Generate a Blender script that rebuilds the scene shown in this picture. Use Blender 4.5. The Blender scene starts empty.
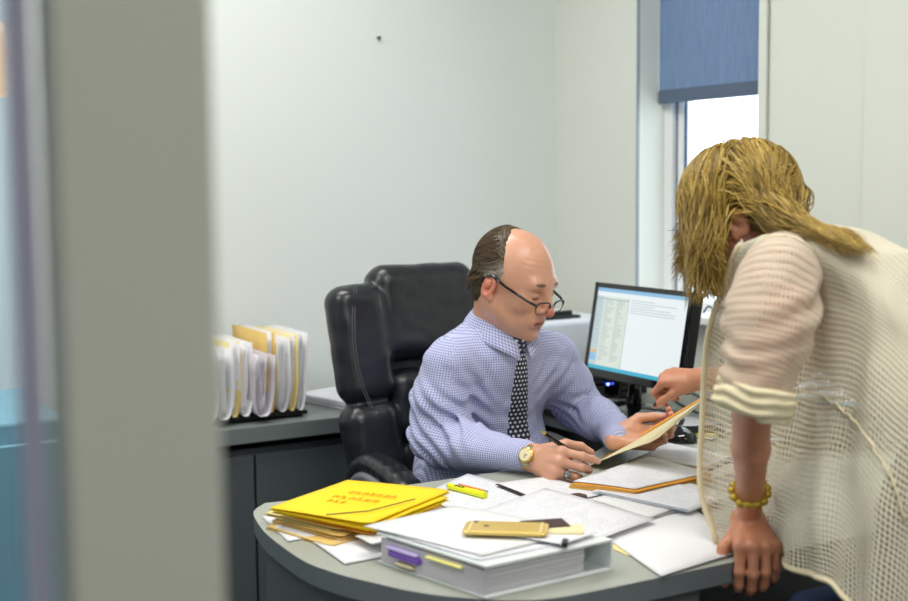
import bpy, math, random
import numpy as np
from mathutils import Vector, Matrix
random.seed(7); RNG = np.random.default_rng(11)
C = bpy.context.scene.collection
scene = bpy.context.scene
PI = math.pi

# ------------------------------------------------------------------ camera frame (also used to read off where things stand)
F_PX = 1261.0; CAM_Z = 1.38
_th, _ro, _yaw = math.radians(5.36), math.radians(.57), math.radians(30)
def _w(v): return Vector((v[0]*math.cos(_yaw)+v[1]*math.sin(_yaw), -v[0]*math.sin(_yaw)+v[1]*math.cos(_yaw), v[2]))
_F = Vector((0, math.cos(_th), -math.sin(_th))); _R0 = Vector((1,0,0)); _U0 = Vector((0, math.sin(_th), math.cos(_th)))
_R = _R0*math.cos(_ro) - _U0*math.sin(_ro); _U = _U0*math.cos(_ro) + _R0*math.sin(_ro)
CF, CR, CU = _w(_F), _w(_R), _w(_U)
ORG = Vector((0,0,CAM_Z))
def _ray(x, y): return CF*F_PX + CR*(x-454) - CU*(y-300.5)
def atz(x, y, z):
    r = _ray(x, y); return ORG + r*((z-CAM_Z)/r.z)
def aty(x, y, Y):
    r = _ray(x, y); return ORG + r*(Y/r.y)
def atx(x, y, X):
    r = _ray(x, y); return ORG + r*(X/r.x)
def atd(x, y, d):
    r = _ray(x, y); h = r.x*math.sin(_yaw)+r.y*math.cos(_yaw); return ORG + r*(d/h)

# ------------------------------------------------------------------ materials
def nodes_of(name):
    m = bpy.data.materials.new(name); m.use_nodes = True
    nt = m.node_tree; return m, nt, nt.nodes['Principled BSDF']
def N(nt, t, **kw):
    n = nt.nodes.new(t)
    for k, v in kw.items(): setattr(n, k, v)
    return n
def srgb(r, g, b):
    f = lambda c: (c/255/12.92 if c/255 <= .04045 else ((c/255+.055)/1.055)**2.4)
    return (f(r), f(g), f(b), 1)
def mix_col(nt, fac, a, b):
    n = N(nt, 'ShaderNodeMix', data_type='RGBA')
    if hasattr(fac, 'links'): nt.links.new(fac, n.inputs[0])
    else: n.inputs[0].default_value = fac
    for i, v in ((6, a), (7, b)):
        if hasattr(v, 'links'): nt.links.new(v, n.inputs[i])
        else: n.inputs[i].default_value = v
    return n.outputs[2]
def mth(nt, op, a, b=None, clamp=False):
    n = N(nt, 'ShaderNodeMath', operation=op); n.use_clamp = clamp
    for i, v in enumerate((a, b)):
        if v is None: continue
        if hasattr(v, 'links'): nt.links.new(v, n.inputs[i])
        else: n.inputs[i].default_value = v
    return n.outputs[0]
def mat(name, col, rough=.6, var=.05, scale=8, bump=0, bscale=60, metal=0, spec=.5, coat=0, stretch=None):
    m, nt, p = nodes_of(name)
    tc = N(nt, 'ShaderNodeTexCoord'); src = tc.outputs['Object']
    if stretch:
        mp = N(nt, 'ShaderNodeMapping'); mp.inputs['Scale'].default_value = stretch
        nt.links.new(src, mp.inputs[0]); src = mp.outputs[0]
    nz = N(nt, 'ShaderNodeTexNoise'); nz.inputs['Scale'].default_value = scale; nz.inputs['Detail'].default_value = 4
    nt.links.new(src, nz.inputs['Vector'])
    lo = tuple(c*(1-var) for c in col[:3])+(1,); hi = tuple(min(1, c*(1+var)) for c in col[:3])+(1,)
    nt.links.new(mix_col(nt, nz.outputs['Fac'], lo, hi), p.inputs['Base Color'])
    p.inputs['Roughness'].default_value = rough; p.inputs['Metallic'].default_value = metal
    p.inputs['Specular IOR Level'].default_value = spec; p.inputs['Coat Weight'].default_value = coat
    if bump:
        n2 = N(nt, 'ShaderNodeTexNoise'); n2.inputs['Scale'].default_value = bscale; n2.inputs['Detail'].default_value = 3
        nt.links.new(src, n2.inputs['Vector'])
        b = N(nt, 'ShaderNodeBump'); b.inputs['Strength'].default_value = bump; b.inputs['Distance'].default_value = .002
        nt.links.new(n2.outputs['Fac'], b.inputs['Height']); nt.links.new(b.outputs[0], p.inputs['Normal'])
    return m
def emis(name, col, s):
    m, nt, p = nodes_of(name)
    p.inputs['Base Color'].default_value = (0.02,0.02,0.02,1); p.inputs['Emission Color'].default_value = col
    p.inputs['Emission Strength'].default_value = s; p.inputs['Roughness'].default_value = .3
    return m
def skin_mat(name):
    m, nt, p = nodes_of(name)
    a = N(nt, 'ShaderNodeVertexColor', layer_name='Col')
    tc = N(nt, 'ShaderNodeTexCoord'); nz = N(nt, 'ShaderNodeTexNoise'); nz.inputs['Scale'].default_value = 60; nz.inputs['Detail'].default_value = 5
    nt.links.new(tc.outputs['Object'], nz.inputs['Vector'])
    dk = N(nt, 'ShaderNodeHueSaturation'); dk.inputs['Value'].default_value = .84; nt.links.new(a.outputs['Color'], dk.inputs['Color'])
    nt.links.new(mix_col(nt, nz.outputs['Fac'], dk.outputs[0], a.outputs['Color']), p.inputs['Base Color'])
    p.inputs['Roughness'].default_value = .42; p.inputs['Subsurface Weight'].default_value = .12
    p.inputs['Subsurface Radius'].default_value = (.008,.003,.0015); p.inputs['Subsurface Scale'].default_value = 1
    b = N(nt, 'ShaderNodeBump'); b.inputs['Strength'].default_value = .25; b.inputs['Distance'].default_value = .001
    n3 = N(nt, 'ShaderNodeTexNoise'); n3.inputs['Scale'].default_value = 220; nt.links.new(tc.outputs['Object'], n3.inputs['Vector'])
    nt.links.new(n3.outputs['Fac'], b.inputs['Height']); nt.links.new(b.outputs[0], p.inputs['Normal'])
    return m
def uvxy(nt):
    u = N(nt, 'ShaderNodeUVMap'); s = N(nt, 'ShaderNodeSeparateXYZ'); nt.links.new(u.outputs[0], s.inputs[0])
    return s.outputs[0], s.outputs[1]
def paper_mat(name, col, lines=26, ink=(.25,.27,.33,1), amount=.5):
    m, nt, p = nodes_of(name)
    u, v = uvxy(nt)
    row = mth(nt, 'MULTIPLY', v, lines); fr = mth(nt, 'FRACT', row); band = mth(nt, 'LESS_THAN', fr, .38)
    cb = N(nt, 'ShaderNodeCombineXYZ'); nt.links.new(mth(nt, 'MULTIPLY', u, 38), cb.inputs[0]); nt.links.new(mth(nt, 'MULTIPLY', mth(nt, 'FLOOR', row), 7.3), cb.inputs[1])
    nz = N(nt, 'ShaderNodeTexNoise'); nz.inputs['Scale'].default_value = 1; nt.links.new(cb.outputs[0], nz.inputs['Vector'])
    word = mth(nt, 'GREATER_THAN', nz.outputs['Fac'], .47)
    cb2 = N(nt, 'ShaderNodeCombineXYZ'); nt.links.new(mth(nt, 'MULTIPLY', u, 3), cb2.inputs[0]); nt.links.new(mth(nt, 'MULTIPLY', v, 5), cb2.inputs[1])
    n2 = N(nt, 'ShaderNodeTexNoise'); n2.inputs['Scale'].default_value = 1; nt.links.new(cb2.outputs[0], n2.inputs['Vector'])
    blk = mth(nt, 'GREATER_THAN', n2.outputs['Fac'], .44)
    mu = mth(nt, 'MULTIPLY', mth(nt, 'GREATER_THAN', u, .1), mth(nt, 'LESS_THAN', u, .9))
    mv = mth(nt, 'MULTIPLY', mth(nt, 'GREATER_THAN', v, .07), mth(nt, 'LESS_THAN', v, .93))
    f = mth(nt, 'MULTIPLY', mth(nt, 'MULTIPLY', band, word), mth(nt, 'MULTIPLY', blk, mth(nt, 'MULTIPLY', mu, mv)))
    nt.links.new(mix_col(nt, mth(nt, 'MULTIPLY', f, amount), col, ink), p.inputs['Base Color'])
    p.inputs['Roughness'].default_value = .75; p.inputs['Specular IOR Level'].default_value = .25
    return m
def shirt_mat():
    m, nt, p = nodes_of('blue_check_cotton')
    u, v = uvxy(nt); pit = 2*PI/.0056
    su = mth(nt, 'SINE', mth(nt, 'MULTIPLY', u, pit)); sv = mth(nt, 'SINE', mth(nt, 'MULTIPLY', v, pit))
    a = mth(nt, 'MULTIPLY', mth(nt, 'GREATER_THAN', su, .1), .5); b = mth(nt, 'MULTIPLY', mth(nt, 'GREATER_THAN', sv, .1), .5)
    nt.links.new(mix_col(nt, mth(nt, 'ADD', a, b), srgb(206,209,234), srgb(128,136,192)), p.inputs['Base Color'])
    p.inputs['Roughness'].default_value = .8; p.inputs['Sheen Weight'].default_value = .2; p.inputs['Specular IOR Level'].default_value = .2
    return m
def tie_mat():
    m, nt, p = nodes_of('navy_dotted_silk')
    u, v = uvxy(nt)
    row = mth(nt, 'MULTIPLY', v, 1/.011); fl = mth(nt, 'FLOOR', row)
    off = mth(nt, 'MULTIPLY', mth(nt, 'MODULO', fl, 2.0), .5)
    cu = mth(nt, 'SUBTRACT', mth(nt, 'FRACT', mth(nt, 'ADD', mth(nt, 'MULTIPLY', u, 1/.012), off)), .5)
    cv = mth(nt, 'SUBTRACT', mth(nt, 'FRACT', row), .5)
    d = mth(nt, 'ADD', mth(nt, 'MULTIPLY', cu, cu), mth(nt, 'MULTIPLY', cv, cv))
    nt.links.new(mix_col(nt, mth(nt, 'LESS_THAN', d, .075), srgb(30,34,60), srgb(215,220,228)), p.inputs['Base Color'])
    p.inputs['Roughness'].default_value = .5
    return m
def knit_mat(name, col, pu, pv, hole=.3, base_t=0.0, z0=None, z1=None):
    """open knit: threads in two directions with little gaps between them"""
    m, nt, p = nodes_of(name)
    u, v = uvxy(nt)
    tc = N(nt, 'ShaderNodeTexCoord'); nz = N(nt, 'ShaderNodeTexNoise'); nz.inputs['Scale'].default_value = 26
    nt.links.new(tc.outputs['Object'], nz.inputs['Vector'])
    wob = mth(nt, 'MULTIPLY', mth(nt, 'SUBTRACT', nz.outputs['Fac'], .5), 3.0)
    su = mth(nt, 'SINE', mth(nt, 'ADD', mth(nt, 'MULTIPLY', u, 2*PI*pu), wob)); sv = mth(nt, 'SINE', mth(nt, 'ADD', mth(nt, 'MULTIPLY', v, 2*PI*pv), wob))
    hu = mth(nt, 'MULTIPLY', mth(nt, 'ADD', su, 1), .5); hv = mth(nt, 'MULTIPLY', mth(nt, 'ADD', sv, 1), .5)
    h = mth(nt, 'MULTIPLY', hu, hv)
    ho = mth(nt, 'MULTIPLY', mth(nt, 'SUBTRACT', h, 1-hole-.25), 4.0, True)
    if z0 is not None:
        g = N(nt, 'ShaderNodeNewGeometry'); sp = N(nt, 'ShaderNodeSeparateXYZ'); nt.links.new(g.outputs['Position'], sp.inputs[0])
        k = mth(nt, 'DIVIDE', mth(nt, 'SUBTRACT', sp.outputs[2], z0), z1-z0, True)
        ho = mth(nt, 'MULTIPLY', ho, mth(nt, 'SUBTRACT', 1, k))
    al = mth(nt, 'SUBTRACT', 1-base_t, mth(nt, 'MULTIPLY', ho, .92-base_t), True)
    lo = tuple(c*.80 for c in col[:3])+(1,)
    nt.links.new(mix_col(nt, mth(nt, 'MULTIPLY', h, 1.0), col, lo), p.inputs['Base Color'])
    nt.links.new(al, p.inputs['Alpha'])
    p.inputs['Roughness'].default_value = .9; p.inputs['Specular IOR Level'].default_value = .1; p.inputs['Sheen Weight'].default_value = .3
    b = N(nt, 'ShaderNodeBump'); b.inputs['Strength'].default_value = .5; b.inputs['Distance'].default_value = .003; b.invert = True
    nt.links.new(h, b.inputs['Height']); nt.links.new(b.outputs[0], p.inputs['Normal'])
    return m
def glass_mat(name, col, rough=0.0):
    m, nt, p = nodes_of(name)
    p.inputs['Base Color'].default_value = col; p.inputs['Roughness'].default_value = rough
    p.inputs['Transmission Weight'].default_value = 1; p.inputs['IOR'].default_value = 1.02
    return m
def vcol_mat(name, rough=.5, spec=.3, aniso=0):
    m, nt, p = nodes_of(name)
    a = N(nt, 'ShaderNodeVertexColor', layer_name='Col'); nt.links.new(a.outputs['Color'], p.inputs['Base Color'])
    p.inputs['Roughness'].default_value = rough; p.inputs['Specular IOR Level'].default_value = spec
    return m

M = {}
M['wall'] = mat('painted_wall_pale', srgb(226,231,228), .7, .015, 2, .08, 140)
M['wall_r'] = mat('painted_wall_warm', srgb(226,230,222), .7, .015, 2, .08, 140)
M['post'] = mat('painted_post_grey', srgb(182,182,170), .7, .02, 3)
M['ceiling'] = mat('ceiling_tile', srgb(235,235,230), .9, .03, 5)
M['floor'] = mat('grey_carpet', srgb(95,98,104), .95, .2, 60, .5, 300)
M['white'] = mat('white_trim', srgb(238,240,240), .45, .01)
M['alu'] = mat('grey_frame', srgb(150,160,172), .4, .03, 5, metal=.2)
M['alu_dark'] = mat('dark_frame_seal', srgb(60,80,110), .5, .03)
M['desk_top'] = mat('desk_top_laminate', srgb(164,168,158), .38, .04, 30)
M['desk_side'] = mat('desk_edge_band', srgb(108,115,119), .45, .05, 30)
M['desk_panel'] = mat('desk_panel_laminate', srgb(88,90,92), .6, .05, 30)
M['cred_top'] = mat('cabinet_top_laminate', srgb(120,128,128), .42, .04, 30)
M['cred'] = mat('cabinet_laminate', srgb(84,92,95), .5, .05, 20)
M['black'] = mat('black_plastic', srgb(22,23,26), .35, .1)
M['gloss'] = mat('glossy_black_plastic', srgb(12,13,16), .08, .1, coat=.5)
M['leather'] = mat('black_leather', srgb(30,33,38), .30, .12, 12, .30, 160, spec=.6)
M['stitch'] = mat('grey_stitching', srgb(92,96,100), .7)
M['silver'] = mat('satin_silver', srgb(150,154,160), .35, .05, metal=.5)
M['steel'] = mat('steel', srgb(180,182,186), .25, .03, metal=1)
M['gold'] = mat('gold_metal', srgb(214,180,90), .28, .08, metal=.9)
M['paper'] = paper_mat('white_paper_printed', srgb(224,225,231), 34, (.25,.27,.33,1), .34)
M['paper2'] = paper_mat('white_paper_form', srgb(226,226,230), 44, (.35,.37,.45,1), .38)
M['plain'] = mat('plain_white_paper', srgb(227,227,230), .75, .02)
M['plan'] = paper_mat('large_plan_paper', srgb(228,228,228), 22, (.4,.42,.48,1), .22)
M['cream'] = mat('cream_paper', srgb(226,214,170), .75, .05, 20)
M['manila'] = mat('manila_card', srgb(226,190,112), .7, .08, 14)
M['manila_lt'] = mat('pale_manila_card', srgb(238,218,150), .7, .06, 14)
M['orange_card'] = mat('orange_manila_card', srgb(232,160,48), .65, .08, 14)
M['yellow'] = mat('yellow_card', srgb(250,216,0), .6, .05, 9)
M['orange_ink'] = mat('orange_ink', srgb(235,165,10), .6)
M['ink_and_gap_shade'] = mat('ink_and_gap_shade', srgb(40,38,40), .6)
M['clear'] = mat('translucent_plastic', srgb(205,200,208), .25, .08)
M['binder'] = mat('white_vinyl', srgb(226,232,232), .3, .02)
M['purple'] = mat('purple_tab', srgb(122,84,190), .35, .1)
M['purple_lt'] = mat('pale_purple_tab', srgb(196,180,232), .35, .1)
M['lime'] = mat('highlighter_yellow', srgb(232,236,20), .35, .03)
M['orange'] = mat('orange_lacquer', srgb(222,130,30), .35, .05)
M['sticky'] = mat('yellow_sticky_note', srgb(240,232,140), .8, .03)
M['brown'] = mat('dark_brown_leather', srgb(62,40,34), .5, .15, 40)
M['phone_gold'] = mat('champagne_gold_metal', srgb(226,196,112), .32, .03, metal=.35)
M['phone_band'] = mat('pale_gold_plastic', srgb(238,222,170), .4, .02)
M['navy'] = mat('navy_trousers', srgb(38,42,56), .9, .15, 60)
M['dark_trouser'] = mat('charcoal_trousers', srgb(44,46,54), .9, .35, 120)
M['shoe'] = mat('black_shoe_leather', srgb(20,18,18), .3)
M['blue_fabric'] = mat('blue_seat_fabric', srgb(48,66,104), .9, .15, 80)
M['teal'] = mat('blue_teal_lacquer', srgb(128,166,176), .5, .05, 3)
M['printer'] = mat('printer_shell', srgb(222,228,236), .45, .02)
M['blue_led'] = emis('blue_light', (.08,.12,1,1), 14)
M['lamp'] = emis('lamp_glow', (1,.97,.92,1), 3)
M['lav'] = mat('lavender_blur_tint', srgb(186,182,204), .6, .02)
M['sconce'] = emis('warm_lamp_glow', (1,.55,.22,1), 1.3)
M['skin'] = skin_mat('skin')
M['shirt'] = shirt_mat(); M['tie'] = tie_mat()
M['white_top'] = mat('white_jersey', srgb(236,232,226), .9, .04, 30)
M['knit'] = knit_mat('cream_open_knit', srgb(240,232,208), 92, 84, .70, .20, 1.02, 1.20)
M['sleeve'] = knit_mat('cream_sheer_knit', srgb(232,212,190), 70, 50, .24, .44)
M['knit_solid'] = mat('cream_knit', srgb(224,212,178), .9, .08, 60, .5, 300)
M['hair'] = vcol_mat('hair', .42, .45)
M['lens'] = glass_mat('clear_lens', (1,1,1,1)); M['glass'] = glass_mat('window_glass', (.97,.99,1,1))
M['glass_blue'] = glass_mat('blue_tinted_glass', (.70,.83,.96,1))
M['pearl'] = mat('pearl', srgb(236,230,216), .2)

def blind_mat():
    m, nt, p = nodes_of('blue_grey_screen_fabric')
    tc = N(nt, 'ShaderNodeTexCoord'); mp = N(nt, 'ShaderNodeMapping'); mp.inputs['Scale'].default_value = (1, 320, 14)
    nt.links.new(tc.outputs['Object'], mp.inputs[0]); nz = N(nt, 'ShaderNodeTexNoise'); nz.inputs['Scale'].default_value = 1; nz.inputs['Detail'].default_value = 3
    nt.links.new(mp.outputs[0], nz.inputs['Vector'])
    col = mix_col(nt, nz.outputs['Fac'], srgb(96,124,166), srgb(150,176,212))
    nt.links.new(col, p.inputs['Base Color']); p.inputs['Roughness'].default_value = .9
    tr = N(nt, 'ShaderNodeBsdfTranslucent'); nt.links.new(col, tr.inputs[0])
    mx = N(nt, 'ShaderNodeMixShader'); mx.inputs[0].default_value = .12
    nt.links.new(p.outputs[0], mx.inputs[1]); nt.links.new(tr.outputs[0], mx.inputs[2])
    nt.links.new(mx.outputs[0], nt.nodes['Material Output'].inputs['Surface'])
    return m
M['blind'] = blind_mat(); M['bar'] = mat('blind_bar', srgb(88,104,128), .6, .04)

# ------------------------------------------------------------------ mesh helpers
class MB:
    def __init__(s): s.v = []; s.f = []; s.mi = []; s.uv = {}; s.mats = []
    def _m(s, m):
        if m is None: m = s.mats[0] if s.mats else 'white'
        if m not in s.mats: s.mats.append(m)
        return s.mats.index(m)
    def add(s, vs, fs, m=None, uvs=None):
        b = len(s.v); s.v += [tuple(v) for v in vs]; i = s._m(m)
        for k, f in enumerate(fs):
            if uvs: s.uv[len(s.f)] = uvs[k]
            s.f.append([b+j for j in f]); s.mi.append(i)
    def box(s, c, d, m=None, rz=0, mtx=None):
        x, y, z = d[0]/2, d[1]/2, d[2]/2
        vs = [Vector((a*x, b*y, e*z)) for a in (-1,1) for b in (-1,1) for e in (-1,1)]
        R = mtx if mtx is not None else Matrix.Rotation(rz, 3, 'Z')
        vs = [R @ v + Vector(c) for v in vs]
        s.add(vs, [(0,1,3,2),(4,6,7,5),(0,4,5,1),(2,3,7,6),(0,2,6,4),(1,5,7,3)], m); return s
    def prism(s, poly, z0, z1, m=None, mtop=None):
        n = len(poly)
        vs = [(p[0],p[1],z0) for p in poly]+[(p[0],p[1],z1) for p in poly]
        s.add(vs, [[i,(i+1)%n,n+(i+1)%n,n+i] for i in range(n)]+[list(range(n))[::-1]], m)
        s.add(vs[n:], [list(range(n))], mtop or m); return s
    def tube(s, pts, r, m=None, n=8, cap=True):
        pts = [Vector(p) for p in pts]; rs = r if isinstance(r, (list,tuple)) else [r]*len(pts)
        vs = []; up = None
        for i, p in enumerate(pts):
            t = (pts[min(i+1,len(pts)-1)]-pts[max(i-1,0)]).normalized()
            if up is None: up = Vector((0,0,1)) if abs(t.z) < .9 else Vector((1,0,0))
            a = t.cross(up).normalized(); b = a.cross(t).normalized(); up = b
            for k in range(n):
                an = 2*PI*k/n; vs.append(p + (a*math.cos(an)+b*math.sin(an))*rs[i])
        fs = []
        for i in range(len(pts)-1):
            for k in range(n): fs.append((i*n+k, i*n+(k+1)%n, (i+1)*n+(k+1)%n, (i+1)*n+k))
        if cap: fs += [list(range(n))[::-1], [len(vs)-n+k for k in range(n)]]
        s.add(vs, fs, m); return s
    def lathe(s, prof, c, m=None, n=28, mtx=None):
        vs = []
        for r, z in prof:
            for k in range(n):
                v = Vector((r*math.cos(2*PI*k/n), r*math.sin(2*PI*k/n), z))
                if mtx is not None: v = mtx @ v
                vs.append(v+Vector(c))
        fs = [(i*n+k, i*n+(k+1)%n, (i+1)*n+(k+1)%n, (i+1)*n+k) for i in range(len(prof)-1) for k in range(n)]
        fs += [list(range(n))[::-1], [len(vs)-n+k for k in range(n)]]
        s.add(vs, fs, m); return s
    def quad(s, a, b, c, d, m=None):
        s.add([a,b,c,d], [(0,1,2,3)], m, [[(0,0),(1,0),(1,1),(0,1)]]); return s
    def grid(s, P, m=None, closed=False, uvscale=None):
        R_, K = len(P), len(P[0]); vs = [tuple(p) for row in P for p in row]; fs = []; uvs = []
        for i in range(R_-1):
            for j in range(K-1 if not closed else K):
                j2 = (j+1) % K; fs.append((i*K+j, i*K+j2, (i+1)*K+j2, (i+1)*K+j))
                q = [(j/(K-1 if not closed else K), i/(R_-1)), ((j+1)/(K-1 if not closed else K), i/(R_-1)), ((j+1)/(K-1 if not closed else K), (i+1)/(R_-1)), (j/(K-1 if not closed else K), (i+1)/(R_-1))]
                if uvscale: q = [(a*uvscale[0], b*uvscale[1]) for a, b in q]
                uvs.append(q)
        s.add(vs, fs, m, uvs); return s
    def build(s, name, parent=None, smooth=False, bevel=0, seg=2, solid=0, loc=None, sub=0):
        me = bpy.data.meshes.new(name)
        org = Vector(loc) if loc is not None else Vector((0,0,0))
        me.from_pydata([tuple(Vector(v)-org) for v in s.v], [], s.f)
        for k in s.mats: me.materials.append(M[k])
        me.polygons.foreach_set('material_index', s.mi)
        if s.uv:
            uv = me.uv_layers.new(name='UVMap')
            for fi, q in s.uv.items():
                for li, c in zip(me.polygons[fi].loop_indices, q): uv.data[li].uv = c
        if smooth: me.polygons.foreach_set('use_smooth', [True]*len(me.polygons))
        me.update(); o = bpy.data.objects.new(name, me); C.objects.link(o)
        if loc is not None: o.location = org
        if parent is not None:
            o.parent = parent; o.matrix_parent_inverse = Matrix.Translation(parent.location).inverted() if parent.rotation_euler.z == 0 else (Matrix.Translation(parent.location) @ Matrix.Rotation(parent.rotation_euler.z,4,'Z')).inverted()
        if solid:
            md = o.modifiers.new('thick', 'SOLIDIFY'); md.thickness = solid; md.offset = 0
        if bevel:
            md = o.modifiers.new('bevel', 'BEVEL'); md.width = bevel; md.segments = seg; md.limit_method = 'ANGLE'; md.angle_limit = math.radians(40)
        if sub:
            md = o.modifiers.new('sub', 'SUBSURF'); md.levels = sub; md.render_levels = sub
        return o
def tag(o, label=None, cat=None, group=None, kind=None):
    if label: o['label'] = label
    if cat: o['category'] = cat
    if group: o['group'] = group
    if kind: o['kind'] = kind
    return o
def thing(name, label, cat, loc, group=None):
    o = bpy.data.objects.new(name, None); C.objects.link(o); o.location = loc; o.empty_display_size = .05
    return tag(o, label, cat, group)

# ------------------------------------------------------------------ implicit surface modelling
def vnoise(P, sc, seed=0):
    """smooth value noise in numpy, about -1..1"""
    Q = P*sc + seed*17.31; i = np.floor(Q).astype(np.int64); f = Q-i; f = f*f*(3-2*f)
    def h(a, b, c):
        n = (a*374761393 + b*668265263 + c*2147483647 + seed*974711) & 0xffffffff
        n = ((n ^ (n >> 13)) * 1274126177) & 0xffffffff
        return ((n ^ (n >> 16)) & 0xffff)/32767.5 - 1
    r = 0
    for dx in (0,1):
        for dy in (0,1):
            for dz in (0,1):
                w = (f[:,0] if dx else 1-f[:,0])*(f[:,1] if dy else 1-f[:,1])*(f[:,2] if dz else 1-f[:,2])
                r = r + w*h(i[:,0]+dx, i[:,1]+dy, i[:,2]+dz)
    return r
class SDF:
    def __init__(s): s.ops = []; s.post = None
    def cone(s, a, b, ra, rb, k=.01, sub=False): s.ops.append(('c', np.array(a,float), np.array(b,float), ra, rb, k, sub)); return s
    def ell(s, c, r, k=.01, R=None, sub=False): s.ops.append(('e', np.array(c,float), np.array(r,float), None if R is None else np.array(R,float), None, k, sub)); return s
    def box(s, c, r, rr, k=.01, R=None, sub=False): s.ops.append(('b', np.array(c,float), np.array(r,float), None if R is None else np.array(R,float), rr, k, sub)); return s
    def chain(s, pts, rs, k=.01):
        for i in range(len(pts)-1): s.cone(pts[i], pts[i+1], rs[i], rs[i+1], k)
        return s
    def ev(s, P):
        d = np.full(len(P), 10.0)
        for o in s.ops:
            t, a, b, c, e, k, sub = o
            if t == 'c':
                ba = b-a; h = np.clip((P-a)@ba/(ba@ba+1e-12), 0, 1); q = np.linalg.norm(P-a-h[:,None]*ba, axis=1)-(c+(e-c)*h)
            elif t == 'e':
                L = P-a
                if c is not None: L = L@c
                k0 = np.linalg.norm(L/b, axis=1)+1e-9; k1 = np.linalg.norm(L/(b*b), axis=1)+1e-9; q = k0*(k0-1)/k1
            else:
                L = P-a
                if c is not None: L = L@c
                m = np.abs(L)-(b-e); q = np.linalg.norm(np.maximum(m, 0), axis=1)+np.minimum(m.max(axis=1), 0)-e
            if sub:
                x, y = d, -q; h = np.maximum(k-np.abs(x-y), 0)/k; d = np.maximum(x, y)+h*h*k*.25
            else:
                h = np.maximum(k-np.abs(d-q), 0)/k; d = np.minimum(d, q)-h*h*k*.25
        if s.post is not None: d = s.post(P, d)
        return d
    def mesh(s, h, lo=None, hi=None):
        if lo is None:
            pts = []
            for o in s.ops:
                if o[6]: continue
                if o[0] == 'c':
                    for p, r in ((o[1], o[3]), (o[2], o[4])): pts += [p-r, p+r]
                else:
                    r = np.max(o[2]) if o[3] is not None else o[2]; pts += [o[1]-r, o[1]+r]
            pts = np.array(pts); lo = pts.min(0)-.012; hi = pts.max(0)+.012
        lo = np.array(lo, float); hi = np.array(hi, float); B = 4
        nb = np.ceil((hi-lo)/(h*B)).astype(int)+1; n = nb*B+1
        cg = np.stack(np.meshgrid(*[lo[i]+(np.arange(nb[i])+.5)*h*B for i in range(3)], indexing='ij'), -1).reshape(-1,3)
        dc = s.ev(cg).reshape(nb); near = np.abs(dc) < h*B*1.5+.006
        G = np.repeat(np.repeat(np.repeat(dc, B, 0), B, 1), B, 2); G = np.pad(G, ((0,1),)*3, mode='edge')
        nm = np.repeat(np.repeat(np.repeat(near, B, 0), B, 1), B, 2); nm = np.pad(nm, ((0,1),)*3, mode='edge')
        for ax in range(3):
            sh = np.roll(nm, 1, ax); sl = [slice(None)]*3; sl[ax] = 0; sh[tuple(sl)] = False; nm = nm | sh
        idx = np.argwhere(nm); P = lo+idx*h
        out = np.empty(len(P))
        for i in range(0, len(P), 400000): out[i:i+400000] = s.ev(P[i:i+400000])
        G[nm] = out
        return surface_nets(G, lo, h)
def surface_nets(G, lo, h):
    S = G < 0; n = np.array(G.shape)
    occ = np.zeros(n-1, int)
    for dx in (0,1):
        for dy in (0,1):
            for dz in (0,1): occ += S[dx:n[0]-1+dx, dy:n[1]-1+dy, dz:n[2]-1+dz]
    cells = np.argwhere((occ > 0) & (occ < 8)); vid = -np.ones(n-1, int); vid[tuple(cells.T)] = np.arange(len(cells))
    acc = np.zeros((len(cells),3)); cnt = np.zeros(len(cells))
    cor = [(a,b,c) for a in (0,1) for b in (0,1) for c in (0,1)]
    for i, a in enumerate(cor):
        for b in cor[i+1:]:
            if sum(abs(x-y) for x, y in zip(a,b)) != 1: continue
            va = G[cells[:,0]+a[0], cells[:,1]+a[1], cells[:,2]+a[2]]; vb = G[cells[:,0]+b[0], cells[:,1]+b[1], cells[:,2]+b[2]]
            mk = (va < 0) != (vb < 0); t = np.where(mk, va/np.where(mk, va-vb, 1), 0)
            p = np.array(a)+t[:,None]*(np.array(b)-np.array(a)); acc[mk] += p[mk]; cnt[mk] += 1
    V = lo+(cells+acc/np.maximum(cnt,1)[:,None])*h
    Fs = []
    for ax in range(3):
        sl0 = [slice(None)]*3; sl1 = [slice(None)]*3; sl0[ax] = slice(0,-1); sl1[ax] = slice(1,None)
        A = S[tuple(sl0)]; Bb = S[tuple(sl1)]; e = np.argwhere(A != Bb)
        o1, o2 = [(1,2),(2,0),(0,1)][ax]
        ok = (e[:,o1] > 0) & (e[:,o2] > 0) & (e[:,o1] < n[o1]-1) & (e[:,o2] < n[o2]-1); e = e[ok]
        flip = ~A[tuple(e.T)]
        def g(d1, d2):
            q = e.copy(); q[:,o1] -= d1; q[:,o2] -= d2; return vid[tuple(q.T)]
        Q = np.stack([g(1,1), g(0,1), g(0,0), g(1,0)], 1); Q[flip] = Q[flip][:,::-1]
        Fs.append(Q)
    Fq = np.concatenate(Fs); Fq = Fq[(Fq >= 0).all(1)]
    return V, Fq
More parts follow.
